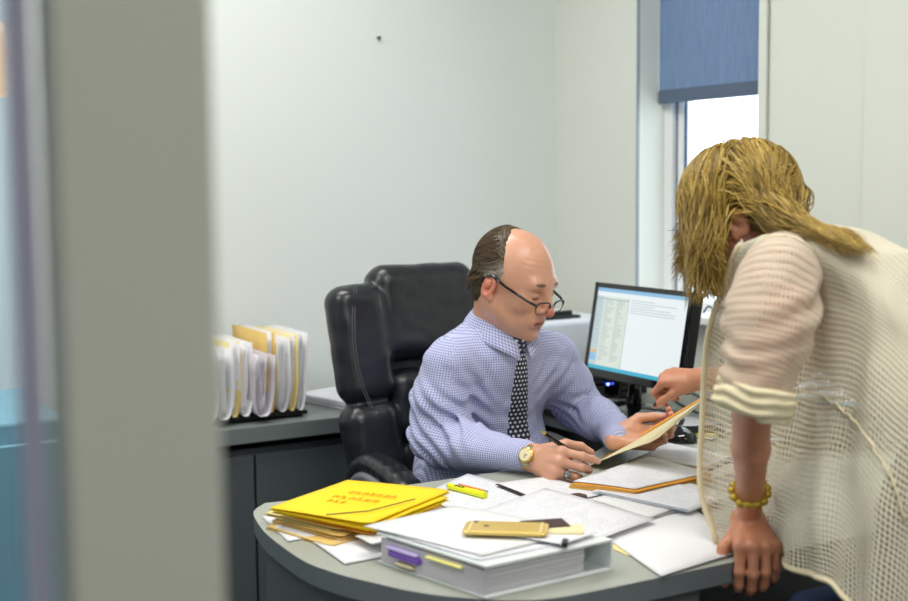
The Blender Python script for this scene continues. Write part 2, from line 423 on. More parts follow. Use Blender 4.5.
def np_obj(name, parts, material, parent=None, col=None, uv=None, smooth_it=0):
    """parts: list of (V, F); joins them into ONE mesh object"""
    Vs = []; Fs = []; b = 0
    for V, Fq in parts: Vs.append(V); Fs.append(Fq+b); b += len(V)
    V = np.concatenate(Vs); Fq = np.concatenate(Fs)
    if smooth_it:
        for _ in range(smooth_it):
            A = np.zeros_like(V); c = np.zeros(len(V))
            for i in range(4):
                for j in ((i+1)%4, (i+3)%4):
                    np.add.at(A, Fq[:,i], V[Fq[:,j]]); np.add.at(c, Fq[:,i], 1)
            V = V*.5+.5*A/np.maximum(c,1)[:,None]
    me = bpy.data.meshes.new(name); me.vertices.add(len(V)); me.vertices.foreach_set('co', V.ravel())
    me.loops.add(len(Fq)*4); me.loops.foreach_set('vertex_index', Fq.ravel().astype(np.int32))
    me.polygons.add(len(Fq)); me.polygons.foreach_set('loop_start', np.arange(0, len(Fq)*4, 4, dtype=np.int32))
    me.update(calc_edges=True); me.polygons.foreach_set('use_smooth', [True]*len(Fq)); me.materials.append(M[material])
    if col is not None:
        at = me.color_attributes.new('Col', 'FLOAT_COLOR', 'POINT'); cc = np.ones((len(V),4)); cc[:,:3] = col(V); at.data.foreach_set('color', cc.ravel())
    if uv is not None:
        U = uv(V); l = me.uv_layers.new(name='UVMap'); L = U[Fq.ravel()]; l.data.foreach_set('uv', L.ravel())
    me.validate(); me.update()
    o = bpy.data.objects.new(name, me); C.objects.link(o)
    if parent is not None:
        o.parent = parent; o.matrix_parent_inverse = Matrix.Translation(parent.location).inverted()
    return o
def cat_spline(P, n):
    P = [Vector(p) for p in P]; P = [P[0]*2-P[1]]+P+[P[-1]*2-P[-2]]; out = []
    seg = len(P)-3
    for k in range(n):
        t = k/(n-1)*seg; i = min(int(t), seg-1); t -= i; a, b, c, d = P[i:i+4]
        out.append(.5*((2*b)+(c-a)*t+(2*a-5*b+4*c-d)*t*t+(3*b-a-3*c+d)*t**3))
    return out
# ================================================================== THE ROOM
WY_, WX_ = 3.62, 2.50
def struct(mb, name, **k): return tag(mb.build(name, **k), kind='structure')
b = MB(); b.box((.2, .9, -.05), (5.4, 6.0, .1), 'floor'); struct(b, 'floor')
b = MB(); b.box((.2, .9, 2.80), (5.4, 6.0, .1), 'ceiling'); struct(b, 'ceiling')
b = MB(); b.box((.25, WY_+.08, 1.375), (5.0, .16, 2.75), 'wall'); struct(b, 'wall_back')
OY0, OY1, OZ0, OZ1 = 2.618, 3.157, .965, 2.62
b = MB()
b.box((WX_+.11, (OY1+WY_)/2, 1.375), (.22, WY_-OY1, 2.75), 'wall_r')
b.box((WX_+.11, (-2.0+OY0)/2, 1.375), (.22, OY0+2.0, 2.75), 'wall_r')
b.box((WX_+.11, (OY0+OY1)/2, OZ0/2), (.22, OY1-OY0, OZ0), 'wall_r')
b.box((WX_+.11, (OY0+OY1)/2, (OZ1+2.75)/2), (.22, OY1-OY0, 2.75-OZ1), 'wall_r')
b.box((WX_-.009, .97, 1.375), (.018, 2.54, 2.75), 'wall_r')
struct(b, 'wall_right')
b = MB(); b.box((-2.3, .8, 1.375), (.12, 5.6, 2.75), 'wall'); struct(b, 'wall_left')
b = MB(); b.box((.1, -2.08, 1.375), (4.9, .16, 2.75), 'wall'); struct(b, 'wall_corridor')
b = MB(); b.box((.2075, .740, 1.375), (.093, .04, 2.75), 'post'); struct(b, 'wall_front', bevel=.004)
b = MB(); b.box((-1.047, .78, 1.375), (2.385, .012, 2.75), 'glass_blue')
w2 = struct(b, 'window_2')
b = MB(); b.box((.154, .775, 1.375), (.011, .024, 2.75), 'lav'); struct(b, 'edge_blur_strip')  # made-up strip, its tint stands in for the blurred edge of the post
b = MB(); b.box((WX_-.012, OY0-.014, 1.6), (.006, .028, 2.3), 'wall_r'); struct(b, 'trim_1')
b = MB(); b.box((WX_-.003, OY1+.004, 1.7), (.006, .008, 2.0), 'alu'); struct(b, 'trim_2')
b = MB(); b.box((.25, WY_-.006, .05), (5.0, .012, .1), 'alu'); struct(b, 'baseboard_back')
# window: frame, sash, glass, sill
b = MB()
fx = WX_+.115
for y0, y1, m in ((OY1-.034, OY1, 'white'), (OY0, OY0+.034, 'white')): b.box((fx, (y0+y1)/2, (OZ0+OZ1)/2), (.03, y1-y0, OZ1-OZ0), m)
b.box((fx, (OY0+OY1)/2, OZ0+.02), (.06, OY1-OY0-.07, .04), 'white'); b.box((fx, (OY0+OY1)/2, OZ1-.02), (.06, OY1-OY0-.07, .04), 'white')
w1 = struct(b, 'window_1')
b = MB()
for y in (OY1-.040, OY0+.040): b.box((fx+.012, y, (OZ0+OZ1)/2), (.012, .012, OZ1-OZ0-.08), 'alu_dark')
b.build('frame_seal', w1)
b = MB()
for y in (OY1-.058, OY0+.058): b.box((fx+.012, y, (OZ0+OZ1)/2), (.02, .024, OZ1-OZ0-.08), 'white')
for y in (OY1-.073, OY0+.073): b.box((fx+.012, y, (OZ0+OZ1)/2), (.008, .006, OZ1-OZ0-.08), 'alu_dark')
b.build('sash', w1)
b = MB(); b.box((fx+.01, (OY0+OY1)/2, (OZ0+OZ1)/2), (.006, OY1-OY0-.15, OZ1-OZ0-.08), 'glass'); b.build('pane', w1)
b = MB(); b.box((WX_+.03, (OY0+OY1)/2, OZ0+.008), (.13, OY1-OY0-.006, .016), 'white'); b.box((WX_-.045, (OY0+OY1)/2, OZ0+.008), (.05, OY1-OY0+.1, .022), 'white')
b.build('window_sill', w1, bevel=.003)
# roller blind, pulled down a third
bl = thing('roller_blind', 'blue-grey roller blind pulled part way down over the narrow window', 'blind', (WX_+.075, (OY0+OY1)/2, 2.58))
b = MB(); b.box((WX_+.075, (OY0+OY1)/2, 2.10), (.002, OY1-OY0-.012, .92), 'blind'); b.build('fabric', bl)
b = MB(); b.box((WX_+.075, (OY0+OY1)/2, 1.640), (.012, OY1-OY0-.010, .042), 'bar'); b.build('bottom_bar', bl, bevel=.004)
b = MB(); b.tube([(WX_+.075, OY0+.01, 2.58), (WX_+.075, OY1-.01, 2.58)], .022, 'alu', 16); b.build('roller', bl, smooth=False)
# little nail in the wall
p = aty(378, 38, WY_)
b = MB(); b.tube([(p.x, WY_+.004, p.z), (p.x, WY_-.012, p.z)], [.0035,.0055], 'black', 10)
tag(b.build('wall_nail'), 'tiny dark nail high on the bare back wall', 'nail')
# ceiling lights
for i, (x, y, lb) in enumerate(((1.15, 1.15, 'ceiling light panel above the front of the desk'), (1.0, 2.75, 'ceiling light panel nearest the back wall'), (-.6, 2.1, 'ceiling light panel at the left side of the room'))):
    t = thing('ceiling_light', lb, 'ceiling light', (x, y, 2.75), 'office ceiling lights')
    b = MB(); b.box((x, y, 2.742), (1.24, .34, .016), 'white'); b.build('frame', t, bevel=.003)
    b = MB(); b.box((x, y, 2.733), (1.18, .28, .006), 'lamp'); b.build('diffuser', t)
# things glimpsed through the glass at the far left
p = atd(-26, 62, 1.9)
t = thing('wall_lamp', 'warm glowing lamp glimpsed through the blue glass at the left', 'lamp', (p.x, p.y, p.z))
b = MB(); b.lathe([(.045,-.05),(.06,-.02),(.062,.03),(.04,.06)], p, 'sconce'); b.build('lamp_shade', t, smooth=True)
b = MB(); b.tube([p+Vector((0,0,.06)), (p.x, p.y, 2.75)], .006, 'black'); b.build('stem', t)
p = atd(-20, 425, 2.3)
t = thing('storage_cabinet', 'blue-teal low cupboard seen blurred through the glass at the left', 'cabinet', (p.x-.42, p.y+.0, 0))
b = MB(); b.box((p.x-.42, p.y+.2, p.z/2), (1.15, .42, p.z), 'teal'); b.build('body', t, bevel=.006)
for sx in (-.285, .285):
    b = MB(); b.box((p.x-.42+sx, p.y-.018, p.z/2), (.55, .016, p.z-.08), 'teal'); d = b.build('door', t, bevel=.003)
    b = MB(); b.box((p.x-.42+sx*.2, p.y-.032, p.z*.6), (.012, .012, .12), 'steel'); b.build('handle', d)

# ================================================================== CABINET ALONG THE BACK WALL
CY = 3.18
t = thing('low_cabinet', 'dark grey low cabinet along the back wall behind the office chair', 'cabinet', (.6, WY_, 0))
b = MB(); b.box((.63, (CY+.030+WY_)/2, .33), (2.46, WY_-CY-.045, .66), 'cred'); b.build('body', t)
b = MB(); b.box((.63, (CY+WY_)/2-.004, .706), (2.48, WY_-CY-.008, .046), 'cred_top'); b.build('top', t, bevel=.003)
for x0, x1 in ((-.6,.0),(.0,.606),(.606,1.215),(1.215,1.86)):
    b = MB(); b.box(((x0+x1)/2, CY+.025, .335), (x1-x0-.008, .018, .62), 'cred'); b.build('door', t, bevel=.0015)

# ================================================================== DESK
DX, DY, DT = .915, 2.324, .75
edge_uv = [(-.016,-.009),(-.060,-.06),(-.086,-.156),(-.098,-.234),(-.104,-.333),(-.104,-.414),(-.094,-.469),(-.079,-.521),(-.059,-.566),(-.035,-.622),(-.005,-.672),(.03,-.712),(.075,-.752),(.12,-.777),(.17,-.788),(.25,-.790)]
pts = cat_spline([(DX+u, DY+v, 0) for u, v in edge_uv], 48)
XR, YR, XI = WX_-.02, WY_-.005, 1.92
poly = [(p.x, p.y) for p in pts]+[(XR, DY-.79),(XR, YR),(XI, YR),(XI, 2.66),(1.90,2.56),(1.85,2.46),(1.78,2.38),(1.70,2.325),(1.60,2.295),(DX+.12, 2.295)]
t = thing('desk', 'grey L-shaped office desk with rounded end covered in papers', 'desk', (1.6, 1.9, 0))
b = MB(); b.prism(poly, DT-.036, DT, 'desk_side', 'desk_top'); b.build('worktop', t, bevel=.0025)
ctr = Vector((1.6, 1.95, 0)); inn = []
for p in pts[4:]: d = (Vector((1.25,1.95,0))-p).normalized(); inn.append((p.x+d.x*.022, p.y+d.y*.022))
inn.append((1.36, DY-.79+.022))
b = MB(); b.prism(inn+[(1.36, DY-.79+.05)]+[(x+(1.25-x)*.06, y+(1.95-y)*.06) for x, y in inn[::-1]], .02, DT-.036, 'desk_panel'); b.build('curved_panel', t, smooth=False)
b = MB(); b.box((1.9, 1.93, .37), (1.1, .02, .69), 'desk_panel'); b.build('modesty_panel', t)
for y in (2.34, 3.5):
    b = MB(); b.box((2.21, y, .357), (.5, .025, .714), 'desk_panel'); b.build('side_panel', t)

# ================================================================== OFFICE CHAIR
CX, CYc = 1.57, 2.74
ch = thing('office_chair', 'black leather high-back office chair the man sits in', 'chair', (CX, CYc, 0))
def yb(z): return 2.80+(z-.5)*.17
S = SDF()
Rt = np.array(Matrix.Rotation(math.radians(-9), 3, 'X'))
def pad(x, z, rx, rz, ry, rr, dy=0, ang=0, k=.006):
    R_ = Matrix.Rotation(math.radians(-9), 3, 'X') @ Matrix.Rotation(math.radians(ang), 3, 'Y')
    S.box((CX+x, yb(z)-.0+dy, z), (rx, ry, rz), rr, k, np.array(R_))
pad(0, .78, .205, .33, .028, .028, .055, 0, .01)
pad(.0, 1.045, .155, .125, .052, .05, -.005)            # head cushion
pad(.0, .815, .12, .088, .045, .042, .0)                # lumbar cushions
pad(.0, .60, .125, .12, .048, .044, .0)
for s in (-1, 1):
    pad(s*.190+.0, .975, .078, .152, .050, .048, -.012, s*4, .014)
    pad(s*.170, .655, .078, .180, .052, .05, -.010, s*7, .014)
def chpost(P, d):
    return d + .0016*vnoise(P, 38, 3) + .0012*np.sin((P[:,2]*80+P[:,0]*50))*np.clip(vnoise(P, 9, 5), 0, 1)
S.post = chpost
np_obj('backrest', [S.mesh(.0045)], 'leather', ch, smooth_it=1)
for s in (-1, 1):
    for off in (0, .007):
        b = MB(); pts2 = [Vector((CX+s*(a+off), yb(z)-.056-dd, z)) for a, z, dd in ((.205,1.125,.0),(.222,1.05,.008),(.228,.97,.010),(.218,.89,.008),(.192,.82,.002))]
        b.tube(cat_spline(pts2, 16), .0012, 'stitch', 5); b.build('stitching', ch)
S = SDF(); S.box((CX, 2.60, .485), (.26, .25, .055), .05, .01); S.box((CX, 2.58, .51), (.20, .20, .05), .045, .01)
np_obj('seat', [S.mesh(.008)], 'leather', ch, smooth_it=1)
for s in (-1, 1):
    ax = CX+s*.245
    line = [(ax, 2.78, .61), (ax, 2.765, .665), (ax, 2.71, .702), (ax, 2.64, .706), (ax, 2.54, .688), (ax, 2.44, .645), (ax, 2.39, .59)]
    S = SDF(); L = cat_spline(line, 18); 
    for i in range(17): S.cone(L[i]+Vector((.012,0,0)), L[i+1]+Vector((.012,0,0)), .024, .024, .004); S.cone(L[i]-Vector((.012,0,0)), L[i+1]-Vector((.012,0,0)), .024, .024, .004)
    S.post = lambda P, d: d+.0008*vnoise(P, 60, 2)
    ar = np_obj('armrest', [S.mesh(.004)], 'leather', ch, smooth_it=1)
    b = MB(); b.tube([p+Vector((s*.022, 0, -.030)) for p in L[1:]], .016, 'silver', 10); tag(b.build('arm_trim', ar, smooth=True), 'satin silver trim')
    b = MB(); b.tube([(ax, 2.62, .65), (ax-s*.01, 2.66, .5), (CX+s*.2, 2.62, .44)], .016, 'black', 10); b.build('arm_bracket', ar, smooth=True)
b = MB(); b.lathe([(.03,.10),(.03,.25),(.02,.25),(.02,.43)], (CX, 2.66, 0), 'black', 20); b.build('gas_lift', ch, smooth=False)
for k in range(5):
    a = 2*PI*k/5+.3; ex, ey = CX+.29*math.cos(a), 2.66+.29*math.sin(a)
    b = MB(); b.tube([(CX, 2.66, .12), (CX+.15*math.cos(a), 2.66+.15*math.sin(a), .10), (ex, ey, .075)], [.028,.022,.016], 'black', 8); l = b.build('base_leg', ch, smooth=True)
    b = MB(); b.lathe([(.008,-.012),(.028,-.012),(.028,.012),(.008,.012)], (ex, ey, .029), 'black', 16, Matrix.Rotation(PI/2, 3, 'X')); b.build('caster', l)
b = MB(); b.tube([(CX, 2.66, .42), (CX, 2.8, .43), (CX, 2.87, .55), (CX, 2.90, .7)], .022, 'black', 8); b.build('back_bracket', ch, smooth=True)

# blue visitor chair under the near side of the desk
vc = thing('visitor_chair', 'dark blue fabric visitor chair pushed in under the near side of the desk', 'chair', (1.66, 1.42, 0))
S = SDF(); S.box((1.80, 1.465, .640), (.32, .030, .062), .028, .004); np_obj('backrest', [S.mesh(.006)], 'blue_fabric', vc)
S = SDF(); S.box((1.80, 1.70, .44), (.24, .20, .03), .028, .004); np_obj('seat', [S.mesh(.008)], 'blue_fabric', vc)
for sx in (-.2,.2):
    for sy in (-.17,.17):
        b = MB(); b.tube([(1.80+sx, 1.70+sy, .42), (1.80+sx*1.05, 1.70+sy*1.05, 0)], .011, 'black'); b.build('leg', vc)
    b = MB(); b.tube([(1.80+sx, 1.53, .41), (1.80+sx, 1.48, .5), (1.80+sx, 1.465, .6)], .011, 'black'); b.build('back_support', vc)

# ================================================================== THINGS AT THE BACK OF THE DESK
def screen_face(b, o, ex, ez, rects):
    for (x0, y0, x1, y1, m, lift) in rects:
        n = ex.cross(ez).normalized()
        P = [o+ex*x+ez*y+n*(.0003*lift) for x, y in ((x0,y0),(x1,y0),(x1,y1),(x0,y1))]
        b.add(P, [(0,1,2,3)], m)
for nme, c, s in (('e_white', srgb(236,244,246), 1.15), ('e_grey', srgb(205,222,226), 1.0), ('e_green', srgb(224,234,222), 1.1), ('e_line', srgb(150,190,205), .9), ('e_cyan', srgb(70,190,222), 1.0), ('e_blue', srgb(150,200,236), 1.05), ('e_orange', srgb(245,190,90), 1.0), ('e_text', srgb(188,204,208), 1.0)):
    M[nme] = emis('screen_'+nme[2:], c, s*.72)
def monitor(name, label, base, cz, w, h, face_ang, tilt, basepos=None, on=True, group=None):
    """base: (x,y) of screen centre; faces direction face_ang"""
    t = thing(name, label, 'monitor', (basepos or base)[0:2]+(DT,), group)
    nrm = Vector((math.cos(face_ang), math.sin(face_ang), 0)); ex = Vector((-nrm.y, nrm.x, 0))   # ex: viewer's right? handled below
    up = (Vector((0,0,1))*math.cos(tilt) - nrm*math.sin(tilt)); n = ex.cross(up).normalized()
    if n.dot(nrm) < 0: ex = -ex; n = -n
    c = Vector((base[0], base[1], cz)); Mx = Matrix((ex, up, n)).transposed()
    b = MB(); b.box(c-n*.018, (w, h, .034), 'black', mtx=Mx); hs = b.build('housing', t, bevel=.005)
    b = MB(); bz = .014
    for cx_, cy_, sx, sy in ((0,h/2-bz/2,w,bz),(0,-h/2+.011,w,.022),(-w/2+bz/2,0,bz,h),(w/2-bz/2,0,bz,h)): b.box(c+ex*cx_+up*cy_+n*.002, (sx,sy,.006), 'gloss', mtx=Mx)
    b.build('bezel', t, bevel=.001)
    b = MB(); o = c-ex*(w/2-bz)-up*(h/2-.022)+n*.0012; W_, H_ = w-2*bz, h-bz-.022
    R_ = [(0,0,1,1,'e_white',0),(0,0,1,.045,'e_cyan',1),(0,.955,1,1,'e_blue',1),(0,.90,1,.955,'e_white',1),(0,.045,.085,.90,'e_grey',1),(.085,.045,.37,.90,'e_green',1),(.37,.045,.375,.90,'e_line',2),(0,.865,.37,.875,'e_line',2),(0,.20,.08,.225,'e_orange',2),(0,.10,.08,.19,'e_blue',2)]
    rr = random.Random(5)
    for k in range(34):
        y = .85-k*.0225; R_.append((.10, y, .10+rr.uniform(.04,.12), y+.009, 'e_text', 2)); R_.append((.24, y, .24+rr.uniform(.03,.1), y+.009, 'e_text', 2))
    for k in range(9): R_.append((.02, .83-k*.06, .065, .84-k*.06, 'e_text', 2))
    for k in range(6): y = .88-k*.03; R_.append((.40, y, .40+rr.uniform(.2,.5), y+.008, 'e_text', 2))
    screen_face(b, o, ex*W_, up*H_, R_)
    s_ = b.build('screen', t); tag(s_, 'lit screen showing a pale list window')
    bp = Vector(((basepos or base)[0], (basepos or base)[1], DT))
    b = MB(); b.lathe([(.115,0),(.118,.004),(.110,.009),(.05,.013),(.03,.016)], bp, 'gloss', 40); b.build('base', t, smooth=True)
    b = MB(); top = c-n*.036-up*(h*.2); b.tube([bp+Vector((0,0,.012)), bp+Vector((0,0,.07)), top], [.022,.018,.018], 'gloss', 12); b.build('stand_neck', t, smooth=True)
    return t
monitor('monitor', 'black flat monitor showing a pale list window, on the desk beside the man', (2.105, 2.668), .966, .415, .262, PI, math.radians(10), (2.135, 2.715))
monitor('monitor', 'second black monitor half hidden behind the woman', (2.20, 2.18), .965, .415, .262, PI+.25, math.radians(8), (2.25, 2.18))

t = thing('printer', 'pale printer with dark lid recess, half hidden behind the man', 'printer', (2.2, 3.30, DT))
b = MB(); b.box((2.17, 3.30, DT+.105), (.42, .36, .21), 'printer'); b.build('body', t, bevel=.015, seg=3)
b = MB(); b.box((2.14, 3.26, DT+.214), (.26, .22, .012), 'black'); b.build('output_tray', t, bevel=.003)
b = MB(); b.box((2.14, 3.16, DT+.225), (.20, .012, .02), 'black'); b.build('paper_stop', t)

p = atz(606, 398, DT)
t = thing('disk_drive_box', 'low black box with a blue light under the monitor', 'drive', (p.x, p.y, DT))
b = MB(); b.box((p.x+.06, p.y+.03, DT+.032), (.11, .15, .05), 'gloss', rz=.1); b.build('case', t, bevel=.005)
b = MB(); b.tube([(p.x+.003, p.y-.01, DT+.042), (p.x-.003, p.y-.01, DT+.042)], .0035, 'blue_led', 10); b.build('indicator_light', t)
for dx in (.01, .1):
    b = MB(); b.box((p.x+dx+.01, p.y+.03, DT+.0035), (.015, .1, .007), 'black'); b.build('foot', t)
p = atz(590, 401, DT)
t = thing('docking_station', 'black docking station between the man and the monitor base', 'dock', (p.x, p.y, DT))
b = MB(); b.box((p.x+.05, p.y+.10, DT+.02), (.16, .2, .04), 'gloss', rz=.05); b.build('lower_case', t, bevel=.004)
b = MB(); b.box((p.x+.05, p.y+.10, DT+.060), (.145, .185, .034), 'black', rz=.05); b.build('upper_case', t, bevel=.004)
b = MB(); b.box((p.x-.028, p.y+.06, DT+.062), (.003, .05, .008), 'blue_led', rz=.05); b.build('light_strip', t)

# keyboard
p = atz(607, 420, DT)
t = thing('keyboard', 'black keyboard partly hidden behind the sleeve in front of the monitor', 'keyboard', (p.x, p.y, DT))
kx, ky = p.x-.015, p.y
b = MB(); b.box((kx, ky, DT+.009), (.145, .42, .018), 'black'); b.build('case', t, bevel=.003)
b = MB()
for i in range(6):
    for j in range(20): b.box((kx-.055+i*.022, ky-.19+j*.020, DT+.021), (.017, .016, .007), 'gloss')
tag(b.build('keys', t), kind='stuff')
# mouse
p = atz(674, 441, DT)
t = thing('computer_mouse', 'black computer mouse beside the left hand of the man', 'mouse', (p.x, p.y, DT))
S = SDF(); S.ell((p.x, p.y, DT+.004), (.036, .058, .034), .004, np.array(Matrix.Rotation(.5,3,'Z'))); S.box((p.x, p.y, DT-.03), (.1,.1,.03), .001, .001, sub=True)
np_obj('mouse_body', [S.mesh(.003)], 'gloss', t)
b = MB(); b.tube([(p.x+.004, p.y-.03, DT+.030), (p.x+.012, p.y-.045, DT+.026)], .004, 'silver'); b.build('wheel', t)
# phone headset / handset by the mouse
p = atz(697, 438, DT)
t = thing('desk_phone', 'small black handset lying on the desk to the right of the mouse', 'phone', (p.x, p.y, DT))
S = SDF(); S.cone((p.x-.05, p.y+.02, DT+.016), (p.x-.045, p.y+.02, DT+.016), .016, .016, .01); S.cone((p.x+.05, p.y-.02, DT+.016), (p.x+.045, p.y-.02, DT+.016), .016, .016, .01); S.cone((p.x-.05, p.y+.02, DT+.022), (p.x+.05, p.y-.02, DT+.022), .010, .010, .01)
np_obj('handset', [S.mesh(.003)], 'gloss', t)
b = MB(); c0 = Vector((p.x-.05, p.y+.02, DT+.012)); L = []
for k in range(70): 
    a = k*.9; q = c0.lerp(Vector(atz(683, 420, DT+.012)), k/69); L.append(q+Vector((0, math.cos(a)*.006, math.sin(a)*.006+.002)))
b.tube(L, .0016, 'black', 5); b.build('coiled_cord', t)

def cable(name, label, pts, r=.0028, m='black'):
    b = MB(); b.tube(cat_spline(pts, 40), r, m, 7); return tag(b.build(name, smooth=True), label, 'cable')
q = lambda x, y, z=DT+.004: atz(x, y, z)
cable('cable', 'black cable running back past the monitor base under the pointing hand', [q(655,392), q(668,396), q(682,405), q(696,412), q(712,416)])
cable('cable', 'black cable lying behind the monitor base towards the second monitor', [q(650,385), q(668,384), q(690,392), q(705,399), q(722,402)])
cable('cable', 'thin dark lead looping on the window sill right of the monitor', [Vector((2.455, 2.80-.02*k, .994+.022*abs(math.sin(k*1.2)))) for k in range(7)], .003, 'alu_dark')

# ================================================================== PAPERS
def sheet(name, label, corners, z, m='paper', wav=.0015, group=None, lift=None, cat='paper', parent=None, thick=.0006, n=10):
    """a sheet whose four corners sit on the desk at pixel-read spots; lift: height added per corner"""
    c = [Vector(atz(x, y, z)) if not isinstance(x, Vector) else x for x, y in corners]
    lift = lift or (0,0,0,0); c = [v+Vector((0,0,l)) for v, l in zip(c, lift)]
    sd = random.random()*9; G = []
    for i in range(n+1):
        row = []
        for j in range(n+1):
            u, v = j/n, i/n; a = c[0].lerp(c[1], u).lerp(c[3].lerp(c[2], u), v)
            a = a+Vector((0,0, wav*(1+math.sin(u*3.1+sd+v*2)*.5+math.sin(v*4.3+sd*2)*.5)))
            row.append(a)
        G.append(row)
    b = MB(); b.grid(G, m); o = b.build(name, parent, smooth=True, solid=thick)
    return tag(o, label, cat, group) if label else o
def stack(b, c, w, d, z0, n, th, rz, m, jit=.004):
    for k in range(n):
        b.box((c[0]+random.uniform(-jit,jit), c[1]+random.uniform(-jit,jit), z0+th*(k+.5)), (w, d, th*.86), m if isinstance(m, str) else m[k % len(m)], rz=rz+random.uniform(-.012,.012))
z = DT
sheet('large_paper_sheet', 'large white sheet reaching the near desk edge by the hand of the woman', [(585,523),(661,576.5),(752,549),(668,492)], z+.003, 'plain', .001)
sheet('paper_sheet', 'white sheet sticking out between the binder and the large plan sheet', [(540,500),(612,530),(700,505),(625,482)], z+.0062, 'plan', .001)
sheet('paper_sheet', 'white sheet under the highlighter and pencil', [(415,498),(468,474),(560,500),(520,531)], z+.001, 'paper', .0012)
sheet('paper_sheet', 'white sheet with a dark edge under the writing hand', [(497,484),(548,477),(606,494),(552,505)], z+.009, 'paper2', .001)
sheet('dark_sheet_edge', 'thin dark card showing as an edge under the sheet by the writing hand', [(495,484.5),(545,477),(603,495.5),(551,506.5)], z+.0075, 'brown', .001)
sheet('paper_sheet', 'printed sheet lying between the phone and the orange folder', [(470,515),(545,489),(655,520),(570,550)], z+.012, 'paper2', .002)
sheet('paper_sheet', 'white sheet lying right against the spiral notebook', [(590,500),(672,478),(722,492),(650,518)], z+.010, 'plan', .001)
sheet('paper_sheet', 'white sheet at the far side of the orange folder near the mouse', [(660,470),(700,482),(748,470),(705,455)], z+.001, 'plain', .001)
sheet('paper_sheet', 'white sheet sticking out left of the binder from under the folders', [(300,534),(345,565),(410,552),(380,522)], z+.001, 'plain', .0015)
sheet('paper_sheet', 'white sheet at the rounded tip of the desk under the folders', [(262,517),(288,542),(345,532),(318,500)], z+.001, 'plain', .0008)
sheet('paper_sheet', 'small white slip sticking out beneath the yellow folders', [(355,537),(372,545),(402,538),(385,528)], z+.016, 'plain', .001)
sheet('paper_sheet', 'cream card under the near corner of the large plan sheet', [(600,543),(628,556),(655,548),(636,532)], z+.0006, 'manila_lt', .0003)
# dark-edged sheets on the right
t = thing('clipped_paper_stack', 'stack of white sheets on a dark clipboard behind the orange folder', 'paper stack', tuple(atz(670,462,z)))
sheet('clipboard', None, [(628,462),(702,474.5),(735,461),(664,446)], z+.003, 'brown', .0005, parent=t, thick=.003)
for k in range(4): sheet('sheet', None, [(634+k,461-k),(704,471-k),(732,459-k),(668,446-k)], z+.007+k*.002, 'paper2', .0005, parent=t)
sheet('paper_sheet', 'white sheet in front of the monitor base', [(648,424),(700,432),(722,424),(672,414)], z+.001, 'plain', .001)
sheet('paper_sheet', 'white sheet lying beside the mouse pad area near the woman', [(672,432),(712,440),(735,430),(695,424)], z+.004, 'plain', .0008)
def notes(label, px, py, rz):
    p = atz(px, py, z); b = MB(); stack(b, (p.x, p.y), .075, .075, z+.004, 5, .0018, rz, 'sticky', .001); tag(b.build('sticky_note_pad'), label, 'sticky notes')
notes('pale yellow sticky note pad in front of the monitor base', 655, 422, .5)
notes('pale yellow sticky note pad half hidden by the cardigan of the woman', 706, 436, .3)

# spiral notebook
t = thing('spiral_notebook', 'open white spiral notebook beneath the orange folder', 'notebook', tuple(atz(640,505,z)))
sheet('page', None, [(592,492),(688,512),(728,498),(640,474)], z+.012, 'paper', .0006, parent=t, thick=.003)
L0, L1 = Vector(atz(597,493,z+.014)), Vector(atz(688,512,z+.014)); b = MB(); L = []
for k in range(420): a = k*2*PI/12; L.append(L0.lerp(L1, k/419)+Vector((0, math.cos(a)*.005, math.sin(a)*.004)))
b.tube(L, .0006, 'bar', 4); b.build('spiral_wire', t)

# orange folder under the pen, with its stack of sheets
fc = [atz(570,484,z+.018), atz(636,492,z+.018), atz(712,474,z+.018), atz(648,456,z+.018)]
t = thing('manila_folder', 'open orange manila folder of printed sheets in front of the man', 'folder', tuple(atz(640,475,z)))
def sheet3(name, c, m, wav=.0008, thick=.0006, parent=None, n=10, mb=None):
    G = []
    for i in range(n+1):
        row = []
        for j in range(n+1):
            u, v = j/n, i/n; a = c[0].lerp(c[1], u).lerp(c[3].lerp(c[2], u), v); row.append(a+Vector((0,0,wav*(math.sin(u*4)+math.sin(v*5+1)))))
        G.append(row)
    b = mb or MB(); b.grid(G, m)
    return None if mb else b.build(name, parent, smooth=True, solid=thick)
for k in range(7):
    dz = Vector((random.uniform(-.003,.003), random.uniform(-.003,.003), -.0025*k)); sheet3('folder_leaf' if k else 'back_cover', [v+dz for v in fc], 'orange_card' if k % 2 == 0 else 'manila', .0006, .0016, t)
ctr = sum(fc, Vector())/4
pc = [ctr+(v-ctr)*.94+Vector((0,.004,.003)) for v in fc]
sheet3('top_sheet', pc, 'paper2', .0008, .0008, t)
# raised flap held by the left hand : hinge on the far-left side of the folder, curving up to the right
A0 = Vector(atz(575,480,z+.020)); A1 = Vector(atz(598,461,z+.020))
ja = [(588,466,2.74),(602,460.5,2.70),(618,453.5,2.67),(636,447,2.64),(655,440,2.60),(673,425.5,2.56),(691,411.5,2.53),(705,398,2.51)]
jb = [(590,465,2.86),(604,458,2.85),(618,449.5,2.84),(636,439,2.83),(655,427.5,2.80),(673,416.5,2.78),(691,406,2.76),(706,396.5,2.74)]
EA = cat_spline([atd(*p) for p in ja], 16); EB = cat_spline([atd(*p) for p in jb], 16)
b = MB(); b.grid([EA, [a.lerp(c, .33) for a, c in zip(EA, EB)], [a.lerp(c, .66) for a, c in zip(EA, EB)], EB], 'cream'); hs = tag(b.build('held_sheet', smooth=True, solid=.0012), 'cream sheet with an orange folder cover held up in the left hand of the man', 'paper')
b = MB(); up_ = Vector((0,0,.0045)); b.grid([[p.lerp(c, .88)+up_*.5 for p, c in zip(EA, EB)], [p.lerp(c, 1.06)+up_*.8 for p, c in zip(EA, EB)]], 'orange_card'); tag(b.build('folder_cover', hs, smooth=True, solid=.0014), 'orange card cover')

